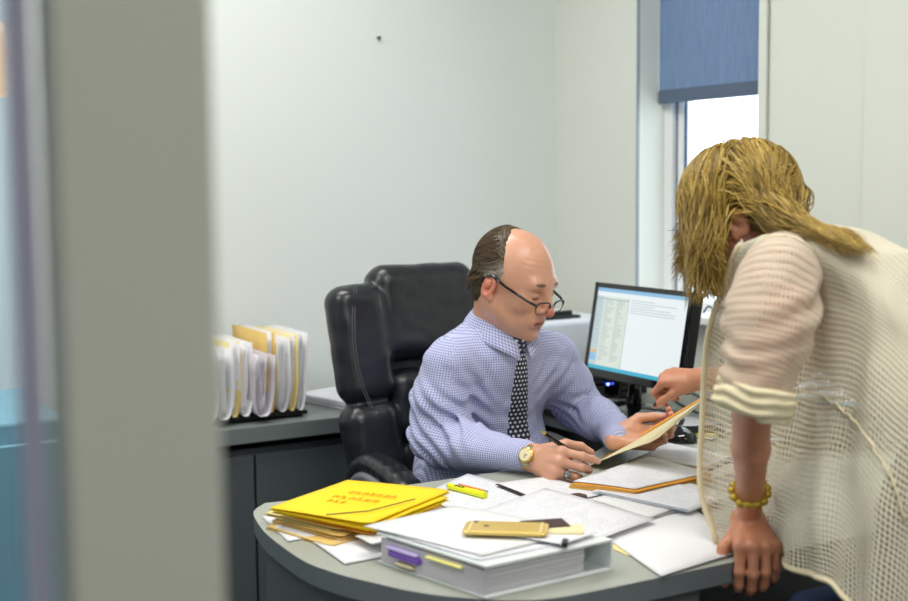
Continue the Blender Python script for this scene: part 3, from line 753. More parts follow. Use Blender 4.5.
# binder
bt = [Vector(atz(377,563,z)), Vector(atz(486,600,z)), Vector(atz(613,570.5,z))]
bt.append(bt[0]+bt[2]-bt[1]); bc = sum(bt, Vector())/4
t = thing('ring_binder', 'open-sided white ring binder lying at the near edge of the desk under the phone', 'binder', (bc.x, bc.y, z))
BH = .052
def slab(pts, z0, z1, m, name, parent, bev=.001):
    b = MB(); b.prism([(p.x, p.y) for p in pts], z0, z1, m); return b.build(name, parent, bevel=bev)
slab(bt, z+.0005, z+.004, 'binder', 'bottom_cover', t); 
tt = [p+(bc-p)*(-.0) for p in bt]
slab(tt, z+BH-.004, z+BH, 'binder', 'top_cover', t)
e1, e2 = bt[1]-bt[0], bt[2]-bt[1]         # e1: fore edge, e2: towards the spine
sp = [bt[1]+e2*.985, bt[2], bt[3], bt[0]+e2*.985]; slab(sp, z+.004, z+BH-.004, 'binder', 'spine', t, .0005)
def inset(a0, a1, b0, b1): return [bt[0]+e1*a0+e2*b0, bt[0]+e1*a1+e2*b0, bt[0]+e1*a1+e2*b1, bt[0]+e1*a0+e2*b1]
b = MB()
for k in range(26):
    j = random.uniform(0,.012); q_ = inset(.05+j*.3, .965-j, .035+j, .80-j*.5); b.prism([(p.x,p.y) for p in q_], z+.005+k*.00160, z+.0062+k*.00160, 'plain' if k % 5 else 'clear')
tag(b.build('page_block', t), 'thick block of white pages')
q_ = inset(.03,.97,.012,.03); b = MB(); b.prism([(p.x,p.y) for p in q_], z+.005, z+BH-.008, 'clear'); b.build('clear_pocket', t)
def chip(a0, a1, z0, z1, m, name, off=-.004):
    p0, p1 = bt[0]+e1*a0+e2*off, bt[0]+e1*a1+e2*off; mid = (p0+p1)/2; d = (p1-p0)
    b = MB(); b.box((mid.x, mid.y, (z0+z1)/2), (d.length, .010, z1-z0), m, rz=math.atan2(d.y, d.x)); return b.build(name, t, bevel=.002)
chip(.13, .42, z+.020, z+.030, 'purple', 'purple_tab', 0.0); chip(.10, .40, z+.031, z+.036, 'purple_lt', 'index_tab', 0.0); chip(.48, .80, z+.036, z+.040, 'sticky', 'yellow_tab', 0.0); chip(.20,.36, z+.009, z+.014, 'cream', 'index_tab', 0.0)
for k in (.3,.5,.7):
    c_ = bt[0]+e1*k+e2*.88; b = MB(); b.tube([c_+Vector((0,0,.006))]+[c_+e2.normalized()*(.018*math.sin(a))+Vector((0,0,.024-.017*math.cos(a))) for a in np.linspace(.3,2.9,10)], .0014, 'steel', 6); b.build('binder_ring', t)
zt = z+BH
def onb(a, b_, dz=0): p = bt[0]+e1*a+e2*b_; return Vector((p.x, p.y, zt+dz))
def bsheet(label, cs, dz, m='paper', wav=.0006):
    c = [onb(*x, dz) for x in cs]; o = sheet3('paper_sheet', c, m, wav, .0006); return tag(o, label, 'paper', None)
bsheet('printed sheet on top of the binder, lying under the other loose sheets', [(-.06,.02),(.9,.04),(.92,.90),(-.04,.88)], .0016, 'paper')
bsheet('loose white sheet on the binder directly under the gold phone', [(-.12,-.01),(.86,.10),(.78,.97),(-.22,.80)], .0045, 'plan')
bsheet('small white sheet near the spine side of the binder with a black clip', [(.50,.45),(.98,.60),(.90,.97),(.42,.84)], .0075, 'paper2', .0004)
p = atz(565, 543, zt+.012)
b = MB(); b.box(p, (.028, .010, .008), 'black', rz=.9); tag(b.build('binder_clip', bevel=.002), 'black clip on the small sheet on the binder', 'clip')
# phone
pz = zt+.014
pc = [atz(463,536,pz), atz(531,538,pz), atz(548,521,pz), atz(481,520,pz)]
cc = sum(pc, Vector())/4; d1 = (pc[1]-pc[0]); ang = math.atan2(d1.y, d1.x)
t = thing('mobile_phone', 'champagne gold mobile phone lying face down on the sheets on the binder', 'phone', (cc.x, cc.y, pz-.007))
S = SDF(); S.box(cc, (.069, .0335, .0036), .0034, .001, np.array(Matrix.Rotation(ang,3,'Z')))
R_ = np.array(Matrix.Rotation(ang,3,'Z')); S.ops = []
for sx in (-1,1):
    for sy in (-1,1):
        q_ = np.array(cc)+R_@np.array((sx*.060, sy*.0245, 0)); S.ell(q_, (.0095,.0095,.0036), .0005)
S.box(cc, (.069, .0245, .0036), .0034, .001, R_); S.box(cc, (.060, .0335, .0036), .0034, .001, R_)
np_obj('phone_body', [S.mesh(.0016)], 'phone_gold', t)
ux = Vector((math.cos(ang), math.sin(ang), 0)); uy = Vector((-math.sin(ang), math.cos(ang), 0))
for sx in (-.058, .058):
    b = MB(); b.box(cc+ux*sx+Vector((0,0,.0037)), (.0022, .064, .0006), 'phone_band', rz=ang); b.build('antenna_band', t)
b = MB(); b.lathe([(.0035,0),(.0045,.0008),(.0030,.0012)], cc-ux*.052+uy*.022+Vector((0,0,.0036)), 'gloss', 14); b.build('camera_lens', t)
b = MB(); b.lathe([(.005,0),(.005,.0003)], cc-ux*.032+Vector((0,0,.0036)), 'brown', 16); b.build('round_mark', t)
p = atz(545, 525, zt+.009)
b = MB(); b.box(p, (.075, .05, .007), 'brown', rz=ang+.35); tag(b.build('card_wallet', bevel=.002), 'dark brown flat wallet poking out from under the gold phone', 'wallet')
p = atz(553, 529, zt+.0095)
b = MB(); b.box((p.x+.006, p.y-.004, zt+.0085), (.085, .052, .004), 'cream', rz=ang+.1); tag(b.build('note_card'), 'cream card lying under the brown wallet', 'card')

# highlighter + pencil
def stick(name, label, cat, a, b_, r, m, zc, parts):
    a, b_ = Vector(atz(*a, zc)), Vector(atz(*b_, zc)); t = thing(name, label, cat, tuple((a+b_)/2)); d = b_-a
    for nm, t0, t1, r0, r1, mm in parts:
        b = MB(); b.tube([a+d*t0, a+d*t1], [r*r0, r*r1], mm, 14); b.build(nm, t, smooth=False)
    return t, a, d
t, a, d = stick('highlighter_pen', 'yellow highlighter pen lying on the papers', 'pen', (449,486), (485,495.5), .0066, 'lime', z+.010, (('barrel',.0,.62,1,1,'lime'),('cap',.62,1,1.12,1.1,'lime'),('end_plug',-.03,.0,.7,.8,'ink_and_gap_shade')))
b = MB(); n_ = d.normalized(); s_ = n_.cross(Vector((0,0,1)))
for k, (o, w) in enumerate(((.22,.01),(.27,.006),(.33,.011),(.40,.008),(.44,.004))): b.box(a+d*o+Vector((0,0,.0061))-s_*-.002, (.004, w*.6, .0012), 'ink_and_gap_shade', rz=math.atan2(d.y,d.x))
b.build('printed_mark', t)
stick('pencil', 'orange pencil lying beside the yellow highlighter', 'pencil', (459,485), (488,492.5), .0036, 'orange', z+.008, (('shaft',.05,.9,1,1,'orange'),('ferrule',.9,.96,1.05,1.05,'steel'),('eraser',-.0,.05,.9,1,'purple')))

# yellow folders over manila folders
def folder(name, label, px, zc, m, n_leaf=2, gap=.003, paper=None, group=None, loc=None, open_=.004, rnd=True):
    c = [Vector(atz(x, y, zc)) for x, y in px]; t = thing(name, label, 'folder', tuple(sum(c, Vector())/4-Vector((0,0,.004))), group)
    for k in range(n_leaf):
        dz = -k*gap; G = []; n = 12; sd = random.random()*6; bb = MB()
        for i in range(n+1):
            row = []
            for j in range(n+1):
                u, v = j/n, i/n
                if rnd:   # rounded outer corners
                    du = .05; ru = max(0, u-(1-du))/du
                    v2 = v*(1-.06*ru**2)+.03*ru**2
                else: v2 = v
                a = c[0].lerp(c[1], u).lerp(c[3].lerp(c[2], u), v2)
                a = a+Vector((0,0, dz*(1+0*u)+.0012*math.sin(u*3+sd)+.0010*math.sin(v*4+sd)-open_*k*u*(1-v)))
                row.append(a)
            G.append(row)
        bb.grid(G, m); o = bb.build('top_leaf' if k == 0 else 'bottom_leaf', t, smooth=True, solid=.0009)
    if paper:
        G = [[c[0].lerp(c[1], .04+.9*j/6).lerp(c[3].lerp(c[2], .04+.9*j/6), .03+.95*i/6)+Vector((0,0,-gap*.5+.0008*math.sin(j+i))) for j in range(7)] for i in range(7)]
        bb = MB(); bb.grid(G, paper); bb.build('loose_sheet', t, smooth=True, solid=.0016)
    return t, c
folder('file_folder', 'manila folder at the very bottom of the pile under the yellow folders', [(266,526),(332,546),(412,520),(345,500)], z+.006, 'manila', 2, .0028, 'plain')
folder('file_folder', 'second manila folder from the bottom, its corner jutting towards the desk edge', [(272,519),(340,537),(420,512),(350,494)], z+.014, 'manila', 2, .0028, 'cream')
folder('file_folder', 'manila folder in the middle of the pile showing a pale sheet inside', [(264,514),(342,530),(430,505),(350,488)], z+.021, 'manila_lt', 2, .003, 'plain')
folder('file_folder', 'manila folder with an orange edge directly beneath the yellow folders', [(290,514),(368,531),(445,504),(362,488)], z+.028, 'orange_card', 2, .003, 'manila_lt')
folder('yellow_folder', 'lower bright yellow folder sandwiched between manila and the top yellow folder', [(272,512),(374,528),(451,497),(345,486)], z+.035, 'yellow', 2, .003, 'plain')
t, c = folder('yellow_folder', 'top bright yellow folder with orange handwriting on the pile', [(269,509),(370,524),(452,489),(347,480)], z+.042, 'yellow', 2, .004, None, open_=.006)
b = MB(); rr = random.Random(3)
def pt(u, v): return c[0].lerp(c[1], u).lerp(c[3].lerp(c[2], u), v)+Vector((0,0,.0035))
for row, (v0, u0, u1, n) in enumerate(((.62,.30,.78,7),(.47,.26,.72,6),(.35,.30,.5,3))):
    for k in range(n):
        u = u0+(u1-u0)*k/n; w = (u1-u0)/n*.7; h = .07
        L = [pt(u+w*i/7, v0+h*math.sin(i*1.7+rr.random()*2)*.5) for i in range(8)]
        b.tube(cat_spline(L, 18), .0006, 'orange_ink', 4)
b.build('handwriting', t)
b = MB(); b.tube([pt(.56,.02), pt(.80,.22), pt(.93,.62)], .0010, 'ink_and_gap_shade', 4); b.build('gap_shade_line', t)  # dark strip painted for the shade in the open slit of the folder

# ================================================================== ON THE LOW CABINET
zc = .729
t = thing('file_sorter', 'black step file sorter base holding the standing folders', 'file sorter', (1.25, 3.36, zc))
b = MB(); b.box((1.235, 3.36, zc+.013), (.31, .25, .012), 'black'); b.build('base', t, bevel=.003)
for k in range(6):
    b = MB(); b.box((1.112+k*.045, 3.38, zc+.05), (.003, .2, .08), 'black'); b.build('divider', t)
for sx in (-.16,.16):
    for sy in (-.1,.1):
        b = MB(); b.box((1.235+sx*.85, 3.36+sy, zc+.0035), (.02,.02,.007), 'black'); b.build('foot', t)
def bundle(x, y, w, h, lean, m, inner, label, deep=.27, sag=.0, sheets=5, wide=.4):
    t = thing('hanging_file', label, 'file', (x, y, zc+.021), 'files standing in the black sorter')
    def prof(wd, hh, bot, s):
        P = []
        for k in range(19):
            a = -1+2*k/18; zz = bot+hh*abs(a)**(1.0/wide if abs(a) < 1 else 1)*1.0
            xx = wd*.5*np.sign(a)*min(1, abs(a)**.55*(1.0+s*math.sin(abs(a)*PI)))
            P.append((xx+lean*(zz/h), zz))
        return P
    def skin(P, m, name, y0, y1, parent):
        b = MB(); rows = []
        for k in range(5):
            yy = y0+(y1-y0)*k/4; rows.append([Vector((x+px_+.003*math.sin(k*1.3+pz_*20), yy+.004*math.sin(pz_*25+x*40), zc+.021+pz_)) for px_, pz_ in P])
        b.grid(rows, m); return b.build(name, parent, smooth=True, solid=.0014)
    skin(prof(w, h, 0, .25), m, 'folder_cover', y-.005, y+deep, t)
    for k in range(sheets):
        ff = (k+1)/(sheets+1); sgn = -1 if k % 2 else 1
        hh = h*random.uniform(.9,1.0); b = MB(); rows = []
        for i in range(4):
            yy = y+.006+random.uniform(-.004,.004)+(deep-.01)*i/3
            rows.append([Vector((x+lean*q2+ (ff-.5)*w*.8*q2**.7+.004*math.sin(q2*4+k*2+i), yy, zc+.025+hh*q2)) for q2 in np.linspace(0.02,1,9)])
        b.grid(rows, inner if k % 3 else 'plain'); b.build('sheet', t, smooth=True, solid=.0012)
    return t
bs = [(1.085,3.20,.066,.200,-.006,'plain','plain','fat white bundle of papers at the left end of the sorter'),
      (1.135,3.205,.052,.190,.0,'plain','plain','second white bundle from the left in the sorter with a hollow fold'),
      (1.172,3.23,.030,.205,.006,'manila_lt','plain','manila file with many white sheets, third from the left in the sorter'),
      (1.203,3.23,.036,.200,.008,'plain','plain','white papers left of the curled bundle in the sorter'),
      (1.243,3.20,.056,.165,.010,'clear','clear','low curled greyish bundle in the middle of the sorter'),
      (1.283,3.24,.024,.222,.004,'manila','plain','tall manila file right of the curled bundle'),
      (1.315,3.235,.036,.205,.008,'plain','plain','white sheets and manila near the right of the sorter'),
      (1.343,3.24,.022,.212,.014,'manila_lt','plain','narrow pale manila file second from the right end'),
      (1.368,3.24,.026,.215,.016,'plain','plain','white file at the right end of the sorter')]
for a in bs: bundle(*a)
b = MB(); stack(b, (1.60, 3.38), .216, .279, zc+.001, 10, .0022, .25, ['paper','plain','plain'], .006)
P0 = Vector((1.60,3.38,zc+.0245)); R_ = Matrix.Rotation(.25,3,'Z'); b.add([P0+R_@Vector(v) for v in ((-.108,-.14,0),(.108,-.14,0),(.108,.14,0),(-.108,.14,0))], [(0,1,2,3)], 'paper', [[(0,0),(1,0),(1,1),(0,1)]])
tag(b.build('paper_stack'), 'low stack of white papers on the dark cabinet behind the chair', 'paper stack')

# ================================================================== LIGHT, CAMERA
def area(name, loc, size, power, rot, col=(1,1,1)):
    l = bpy.data.lights.new(name, 'AREA'); l.shape = 'RECTANGLE'; l.size, l.size_y = size; l.energy = power; l.color = col
    o = bpy.data.objects.new(name, l); C.objects.link(o); o.location = loc; o.rotation_euler = rot; return o
area('ceiling_light_glow', (1.15, 1.15, 2.72), (1.2,.3), 18, (0,0,0), (1,.98,.94))
area('ceiling_light_glow', (1.0, 2.75, 2.72), (1.2,.3), 16, (0,0,0), (1,.98,.93))
area('ceiling_light_glow', (-.6, 2.1, 2.72), (1.2,.3), 16, (0,0,0), (1,.98,.93))
area('corridor_fill_light', (.6, -1.0, 2.70), (1.4,.8), 27, (0,0,0), (1,.98,.95))  # added fill without a fixture, brightens the post and the near side
w = bpy.data.worlds.new('sky'); scene.world = w; w.use_nodes = True
bg = w.node_tree.nodes['Background']; bg.inputs[0].default_value = (.80,.90,1,1); bg.inputs[1].default_value = 3.0
cam = bpy.data.cameras.new('camera'); co = bpy.data.objects.new('camera', cam); C.objects.link(co); scene.camera = co
cam.sensor_width = 36; cam.sensor_fit = 'HORIZONTAL'; cam.lens = F_PX/908*36; cam.clip_start = .05
co.matrix_world = Matrix.Translation(ORG) @ Matrix((CR, CU, -CF)).transposed().to_4x4()
cam.dof.use_dof = True; cam.dof.focus_distance = 2.65; cam.dof.aperture_fstop = 2.8
scene.view_settings.view_transform = 'Standard'; scene.view_settings.look = 'None'; scene.view_settings.gamma = 1; scene.view_settings.exposure = 0.2
scene.view_settings.use_curve_mapping = False
# ================================================================== PEOPLE
def frame_from(fwd, up_hint):
    f = Vector(fwd).normalized(); r = f.cross(Vector(up_hint)).normalized(); u = r.cross(f).normalized()
    return np.array([[r.x,f.x,u.x],[r.y,f.y,u.y],[r.z,f.z,u.z]])   # columns right, forward, up
class Fr:
    def __init__(s, o, R): s.o = np.array(o, float); s.R = R
    def p(s, x, y, z): return s.o+s.R@np.array((x,y,z), float)
    def loc(s, P): return (P-s.o)@s.R
def head_sdf(S, H, male=True, k=.012):
    p = H.p; R = H.R
    w = 1.0 if male else .93
    S.ell(p(0,-.010,.036), (.075*w,.093,.085), k, R)
    S.ell(p(0,.022,-.012), (.066*w,.072,.090), .03, R)
    S.ell(p(0,.030,-.070), (.050*w,.055,.040), .03, R)
    S.cone(p(-.050*w,.002,-.052), p(-.018,.062,-.092), .022, .016, .025); S.cone(p(.050*w,.002,-.052), p(.018,.062,-.092), .022, .016, .025)
    S.ell(p(0,.082,-.096), (.021,.018,.016), .02, R)
    S.cone(p(-.036,.078,.026), p(.036,.078,.026), .012, .012, .02)
    for s in (-1,1):
        S.ell(p(s*.043*w,.060,-.022), (.022,.022,.020), .02, R)
        S.ell(p(s*.032,.098,.003), (.017,.012,.012), .014, R, True)
        S.ell(p(s*.031,.0765,.002), (.0150,.0135,.0125), .004, R)
        S.ell(p(s*.024,.078,-.062), (.013,.014,.018), .02, R)
    S.cone(p(0,.086,.020), p(0,.108,-.018), .0088, .0098, .012); S.cone(p(0,.108,-.018), p(0,.114,-.029), .0095, .0095, .008)
    S.ell(p(0,.1135,-.030), (.0105,.0105,.0098), .006, R)
    for s in (-1,1): S.ell(p(s*.0125,.101,-.033), (.0085,.011,.0085), .006, R)
    for s in (-1,1): S.ell(p(s*.0065,.106,-.042), (.0035,.005,.004), .003, R, True)
    S.ell(p(0,.0905,-.0600), (.026,.0090,.0055), .006, R)
    S.ell(p(0,.0890,-.0720), (.020,.0090,.0065), .006, R)
    S.cone(p(-.022,.091,-.0665), p(.022,.091,-.0665), .0016, .0016, .004, True)
    S.ell(p(0,.0995,-.0665), (.019,.006,.0014), .003, R, True)
    S.cone(p(-.012,.095,-.083), p(.012,.095,-.083), .004, .004, .010, True)
    for s in (-1,1):     # ears
        E_ = H.R @ np.array(Matrix.Rotation(s*math.radians(-14),3,'Z') @ Matrix.Rotation(math.radians(-12),3,'X'))
        c = p(s*.0775*w,-.014,-.012)
        S.ell(c, (.0075,.019,.031), .005, E_)
        S.ell(p(s*.083*w,-.012,-.008), (.006,.0125,.021), .004, E_, True)
        S.ell(p(s*.080*w,-.015,-.006), (.005,.007,.012), .003, E_)
        S.ell(p(s*.0770*w,-.002,-.034), (.006,.008,.011), .005, E_)
def hand_sdf(S, wrist, yd, zd, right, curls, spread=(.10,.03,-.04,-.11), thumb=None, sc=1.0, k=.006, tips=None, fore=None, fr=None):
    yd = Vector(yd).normalized(); zd = Vector(zd); zd = (zd-yd*zd.dot(yd)).normalized()
    T = -(yd.cross(zd)) if right else yd.cross(zd)
    W = Vector(wrist)
    L = lambda x, y, z: W+(T*x+yd*y+zd*z)*sc
    D = lambda x, y, z: (T*x+yd*y+zd*z)
    kn = [(.030,.086,.0),(.009,.091,.003),(-.012,.087,.001),(-.031,.078,-.004)]
    ln = [(.043,.026,.021),(.047,.030,.022),(.043,.028,.021),(.034,.021,.019)]
    rd = [(.0096,.0088,.0080,.0068),(.0098,.0090,.0082,.0070),(.0094,.0086,.0078,.0067),(.0084,.0076,.0070,.0060)]
    S.cone(L(.010,-.01,0), L(-.010,-.01,0), .0205*sc, .0205*sc, .01)
    for i in range(4):
        x, y, z = kn[i]; S.cone(L(x*.45,.004,0), L(x,y,z), .0150*sc, .0118*sc, .012)
    S.ell(L(.018,.034,-.012), (.016*sc,.026*sc,.014*sc), .012, np.array(Matrix((T,yd,zd)).transposed()))
    S.ell(L(-.022,.036,-.010), (.013*sc,.028*sc,.012*sc), .012, np.array(Matrix((T,yd,zd)).transposed()))
    out = []
    for i in range(4):
        a = 0; P = L(*kn[i]); sp = spread[i]; P0 = P
        for j in range(3):
            a += curls[i][j]; d = D(math.sin(sp)*math.cos(a), math.cos(sp)*math.cos(a), -math.sin(a)); Q = P+d*ln[i][j]*sc
            S.cone(P, Q, rd[i][j]*sc, rd[i][j+1]*sc, .0035 if j else .006); 
            if j: S.ell(P, (rd[i][j]*1.06*sc,)*3, .003)
            P = Q
        dorsal = D(-0.0, math.sin(a), math.cos(a)); out.append((P, d, dorsal))
    th = thumb or ((.75,.60,-.30),(.45,.85,-.25),(.2,.95,-.2)); P = L(.022,.018,-.010)
    for j, (l, r0, r1) in enumerate(((.046,.0150,.0118),(.034,.0112,.0100),(.027,.0100,.0078))):
        d = D(*th[j]).normalized(); Q = P+d*l*sc; S.cone(P, Q, r0*sc, r1*sc, .010 if j == 0 else .004); P = Q
    out.append((P, d, D(.3,0,1).normalized()))
    if fore is not None:
        f = Vector(fore); ax = (f-W).normalized()
        S.cone(W, f, .0215*sc, .0235*sc, .012)
    return out
def lerpc(a, b, t): return a*(1-t)[:,None]+np.array(b)[None]*t[:,None]
def sm(x, a, b): t = np.clip((x-a)/(b-a), 0, 1); return t*t*(3-2*t)
def c3(r, g, b): return np.array(srgb(r,g,b)[:3])

# ------------------------------------------------------------------ THE MAN
hfw = Vector((.40,-.916,0)).normalized()
pit = math.radians(20)
fwd = hfw*math.cos(pit)-Vector((0,0,1))*math.sin(pit)
HM = Fr((1.568, 2.440, 1.150), frame_from(fwd, (0,0,1)))
man_tips = {}
# right hand with the pen, left hand with the folder
RW = atd(534,458,2.66); LW = atd(617,438,2.82)
S = SDF(); head_sdf(S, HM)
S.cone(HM.p(0,-.030,-.045), (1.567,2.520,1.010), .054, .060, .03)
S.cone(HM.p(0,.025,-.075), (1.567,2.490,1.000), .030, .040, .03)
def man_post(P, d):
    L = HM.loc(P)
    # brow furrows, cheek fold
    f = .0006*np.sin(L[:,2]*520)*sm(L[:,2],.045,.06)*(1-sm(L[:,2],.08,.095))*(L[:,1] > .04)
    fold = np.abs(np.linalg.norm(L-np.array((0,.085,-.055)), axis=1)-.036)
    g = .0013*(1-sm(fold, 0, .005))*(L[:,2] < -.035)*(L[:,2] > -.085)*(L[:,1] > .05)
    return d+f*.35+g*.8
S.post = man_post
head = S.mesh(.0021)
RI = dict(curls=[(.55,.75,.45),(.75,1.05,.55),(.95,1.25,.6),(1.05,1.30,.6)])
yR = _w((.52,-.84,.0)); zR = _w((-.78,-.48,.34))
Sr = SDF(); tr = hand_sdf(Sr, RW, yR, zR, True, [(.92,.58,.30),(1.08,.82,.40),(1.18,1.02,.45),(1.28,1.15,.5)], (.10,.02,-.03,-.08), ((.55,.45,-.70),(.12,.32,-.94),(-.18,.25,-.95)), 1.0, fore=(1.43,2.315,.790))
handR = Sr.mesh(.0017)
yL = Vector((.88,-.46,.0)); zL = Vector((.35,.50,-.80))      # palm up, fingers towards the right of the picture
Sl = SDF(); tl = hand_sdf(Sl, LW, yL, zL, False, [(.50,.95,.45),(.55,1.0,.5),(.6,1.05,.5),(.65,1.05,.5)], (.04,.01,-.02,-.05), ((.45,.85,-.30),(-.10,.97,-.20),(-.2,.95,-.2)), .95, fore=(1.80,2.36,.800))
handL = Sl.mesh(.0017)
St = SDF(); St.ell((1.567,2.60,.78), (.12,.07,.26), .03); St.cone((1.567,2.51,1.0), (1.567,2.56,.9), .05, .07, .02)
St.chain([(1.43,2.51,.965),(1.41,2.52,.80),(1.43,2.315,.790)], [.035,.03,.022], .01); St.chain([(1.70,2.51,.960),(1.80,2.54,.81),(1.80,2.36,.800)], [.035,.03,.022], .01)
for s in (-1,1): St.chain([(1.567+s*.09,2.66,.60),(1.567+s*.12,2.30,.60),(1.567+s*.12,2.22,.12)], [.075,.055,.04], .03)
torso = St.mesh(.008)
def man_col(V):
    n = len(V); c = np.tile(c3(222,166,138), (n,1)); L = HM.loc(V); hd = (np.abs(L[:,0]) < .1)&(np.abs(L[:,1]) < .13)&(L[:,2] > -.12)&(V[:,2] > 1.02)
    x, y, z = L[:,0], L[:,1], L[:,2]
    def spot(cx, cy, cz, r, col, a=1.0):
        d = np.linalg.norm((L-np.array((cx,cy,cz)))/np.array(r), axis=1); t = (1-sm(d, .55, 1.0))*a*hd
        c[:] = lerpc(c, col, t)
    red = c3(214,120,98)
    for s in (-1,1):
        spot(s*.08,-.014,-.012,(.014,.028,.036), c3(216,120,98), .7)
    spot(0,.115,-.03,(.018,.018,.016), c3(212,104,86), .75)
    spot(0,.095,-.0605,(.027,.014,.0050), c3(176,92,84), .8); spot(0,.094,-.0725,(.021,.012,.0060), c3(190,104,94), .85)
    spot(0,.095,-.0668,(.022,.012,.0016), c3(96,44,42), .9)
    for s in (-1,1):
        spot(s*.032,.09,.030,(.021,.018,.0050), c3(84,64,50), .9)          # brows
        spot(s*.031,.088,-.0035,(.0155,.011,.0028), c3(34,22,20), 1)           # lash line, eyes cast down
        spot(s*.031,.088,.011,(.0155,.010,.0018), c3(140,88,70), .85)
        spot(s*.031,.086,-.016,(.016,.012,.0035), c3(186,124,104), .45)
        spot(s*.0065,.108,-.042,(.004,.005,.003), c3(90,40,36), .9)
    spot(.02,.085,.062,(.0018,.01,.0018), c3(130,80,60), .8)
    # stubble shadow of the beard skin itself
    j = sm(-z, .055, .08)*sm(y, -.01, .04)*hd*.16; c[:] = lerpc(c, c3(168,150,146), j)
    # knuckles and fingertips redder
    for tip, dr, do in tr+tl:
        d = np.linalg.norm(V-np.array(tip), axis=1); c[:] = lerpc(c, c3(226,140,120), (1-sm(d,.004,.018))*.55)
        nl = np.array(tip+do*.006-dr*.002); d = np.linalg.norm(V-nl, axis=1); c[:] = lerpc(c, c3(238,196,182), (1-sm(d,.0035,.0055))*.8)
    return c
M['skin_man'] = skin_mat('skin_shiny'); M['skin_man'].node_tree.nodes['Principled BSDF'].inputs['Roughness'].default_value = .34
man = np_obj('person', [head, handR, handL, torso], 'skin_man', None, man_col)
tag(man, 'balding man in blue checked shirt and tie seated writing with a pen', 'person')

# hair: back and sides, combed back
def hair_cap(H, inside, off, k, post=None, male=True):
    S = SDF(); p = H.p; R = H.R; S.ell(p(0,-.012,.035), (.075+off,.095+off,.086+off), k, R); S.ell(p(0,-.045,-.03),(.062,.052,.055), .02, R); return S
S = hair_cap(HM, None, .006, .01)
def hm_post(P, d):
    L = HM.loc(P); x, y, z = L[:,0], L[:,1], L[:,2]
    # hairline: crown bare in front, hair over ears and at the back
    ax = np.abs(x)
    lim = .012-.9*np.clip(z-.035,0,1)*.45                        # front limit on the sides
    g1 = y-lim                                                   # keep behind
    g1 = np.where(z < .0, y+.030+.0*z, g1)
    side = .018+ .30*(z-.03)
    top = (z-.085)*.9 + (y+.01)*.75 - .010                          # bald dome
    bald = (.040-ax)*.9+ (y+.055)*.6
    g2 = np.minimum(top, .5); g2 = np.where(ax < .062, np.minimum(g2+.0, .5), g2)
    top = top+.003*vnoise(P, 75, 7)+.0015*vnoise(P,190,8); g1 = g1+.003*vnoise(P, 80, 9)
    d = d+.0042*(1-sm(-top, 0, .022))+.003*(1-sm(-g1, 0, .012))
    dd = np.maximum(d+.0012*np.sin(z*900+y*500)+.0010*vnoise(P,140,1), g1)
    dd = np.maximum(dd, top)
    dd = np.maximum(dd, -(z+.072))
    ear = np.linalg.norm((L-np.array((0,-.010,-.014)))/np.array((1,.024,.036)), axis=1)-1
    earm = np.where(ax > .05, -(ear)*.02, -1)
    return np.maximum(dd, earm)
S.post = hm_post
def hm_col(V):
    L = HM.loc(V); n1 = vnoise(V*np.array((1,1,1)), 260, 2)*.5+.5; t = np.clip(n1*.6+.1,0,1)
    c = lerpc(np.tile(c3(44,34,24),(len(V),1)), c3(104,84,56), t)
    g = sm(L[:,1], -.03, .012)*(1-sm(L[:,2], .03, .065)); c = lerpc(c, c3(176,168,156), g*.75)
    return c
capm = S.mesh(.0024)
# combed strands lying over the cap
def strands(roots, dirs, steps, seg, rad, relax, H, coll, cols, n=4, keep=None):
    P = roots.copy(); D = dirs.copy(); path = [P.copy()]
    for i in range(steps):
        D = relax(P, D, i); D /= np.linalg.norm(D, axis=1)[:,None]+1e-9; P = P+D*seg; P = coll(P, i); path.append(P.copy())
    A = np.stack(path, 1)
    if keep is not None: kp_ = keep(A); A = A[kp_]; cols = cols[kp_]
    m, k, _ = A.shape
    T = np.gradient(A, axis=1); T /= np.linalg.norm(T, axis=2)[...,None]+1e-9
    ref = np.array((.3,.2,.93)); U = np.cross(T, ref); U /= np.linalg.norm(U, axis=2)[...,None]+1e-9; Wd = np.cross(T, U)
    rr = rad*(np.array([.6]+[1]*(k-2)+[.15]))
    rr = rr*np.clip(np.linspace(1.3,.35,k), 0, 1)
    ring = [A+(U*math.cos(2*PI*j/n)+Wd*math.sin(2*PI*j/n))*rr[None,:,None] for j in range(n)]
    V = np.stack(ring, 2).reshape(-1,3); base = (np.arange(m)*k*n)[:,None,None]; ii = (np.arange(k-1)*n)[None,:,None]; jj = np.arange(n)[None,None,:]
    q = np.stack([base+ii+jj, base+ii+(jj+1)%n, base+ii+n+(jj+1)%n, base+ii+n+jj], -1).reshape(-1,4)
    return (V, q), np.repeat(cols, k*n, axis=0)
rng = np.random.default_rng(4)
N_ = 1500; th = rng.uniform(0, 2*PI, N_*4); ph = rng.uniform(-.55, 1.25, N_*4)
lp = np.stack([.082*np.cos(th)*np.cos(ph), -.012+.102*np.sin(th)*np.cos(ph), .035+.093*np.sin(ph)], 1)
wp = HM.o+lp@HM.R.T
ok = hm_post(wp, np.full(len(wp), -.001)) < -.0008; ok &= lp[:,2] > -.06
wp = wp[ok][:N_]; lp = lp[ok][:N_]
low = sm(-lp[:,1]-lp[:,2]*.5, .03, .10); dl = np.stack([0*lp[:,0], -1+1.1*low, -.35-.4*rng.random(len(lp))-.8*low], 1)+rng.normal(0,.09,(len(lp),3)); dirs = dl@HM.R.T
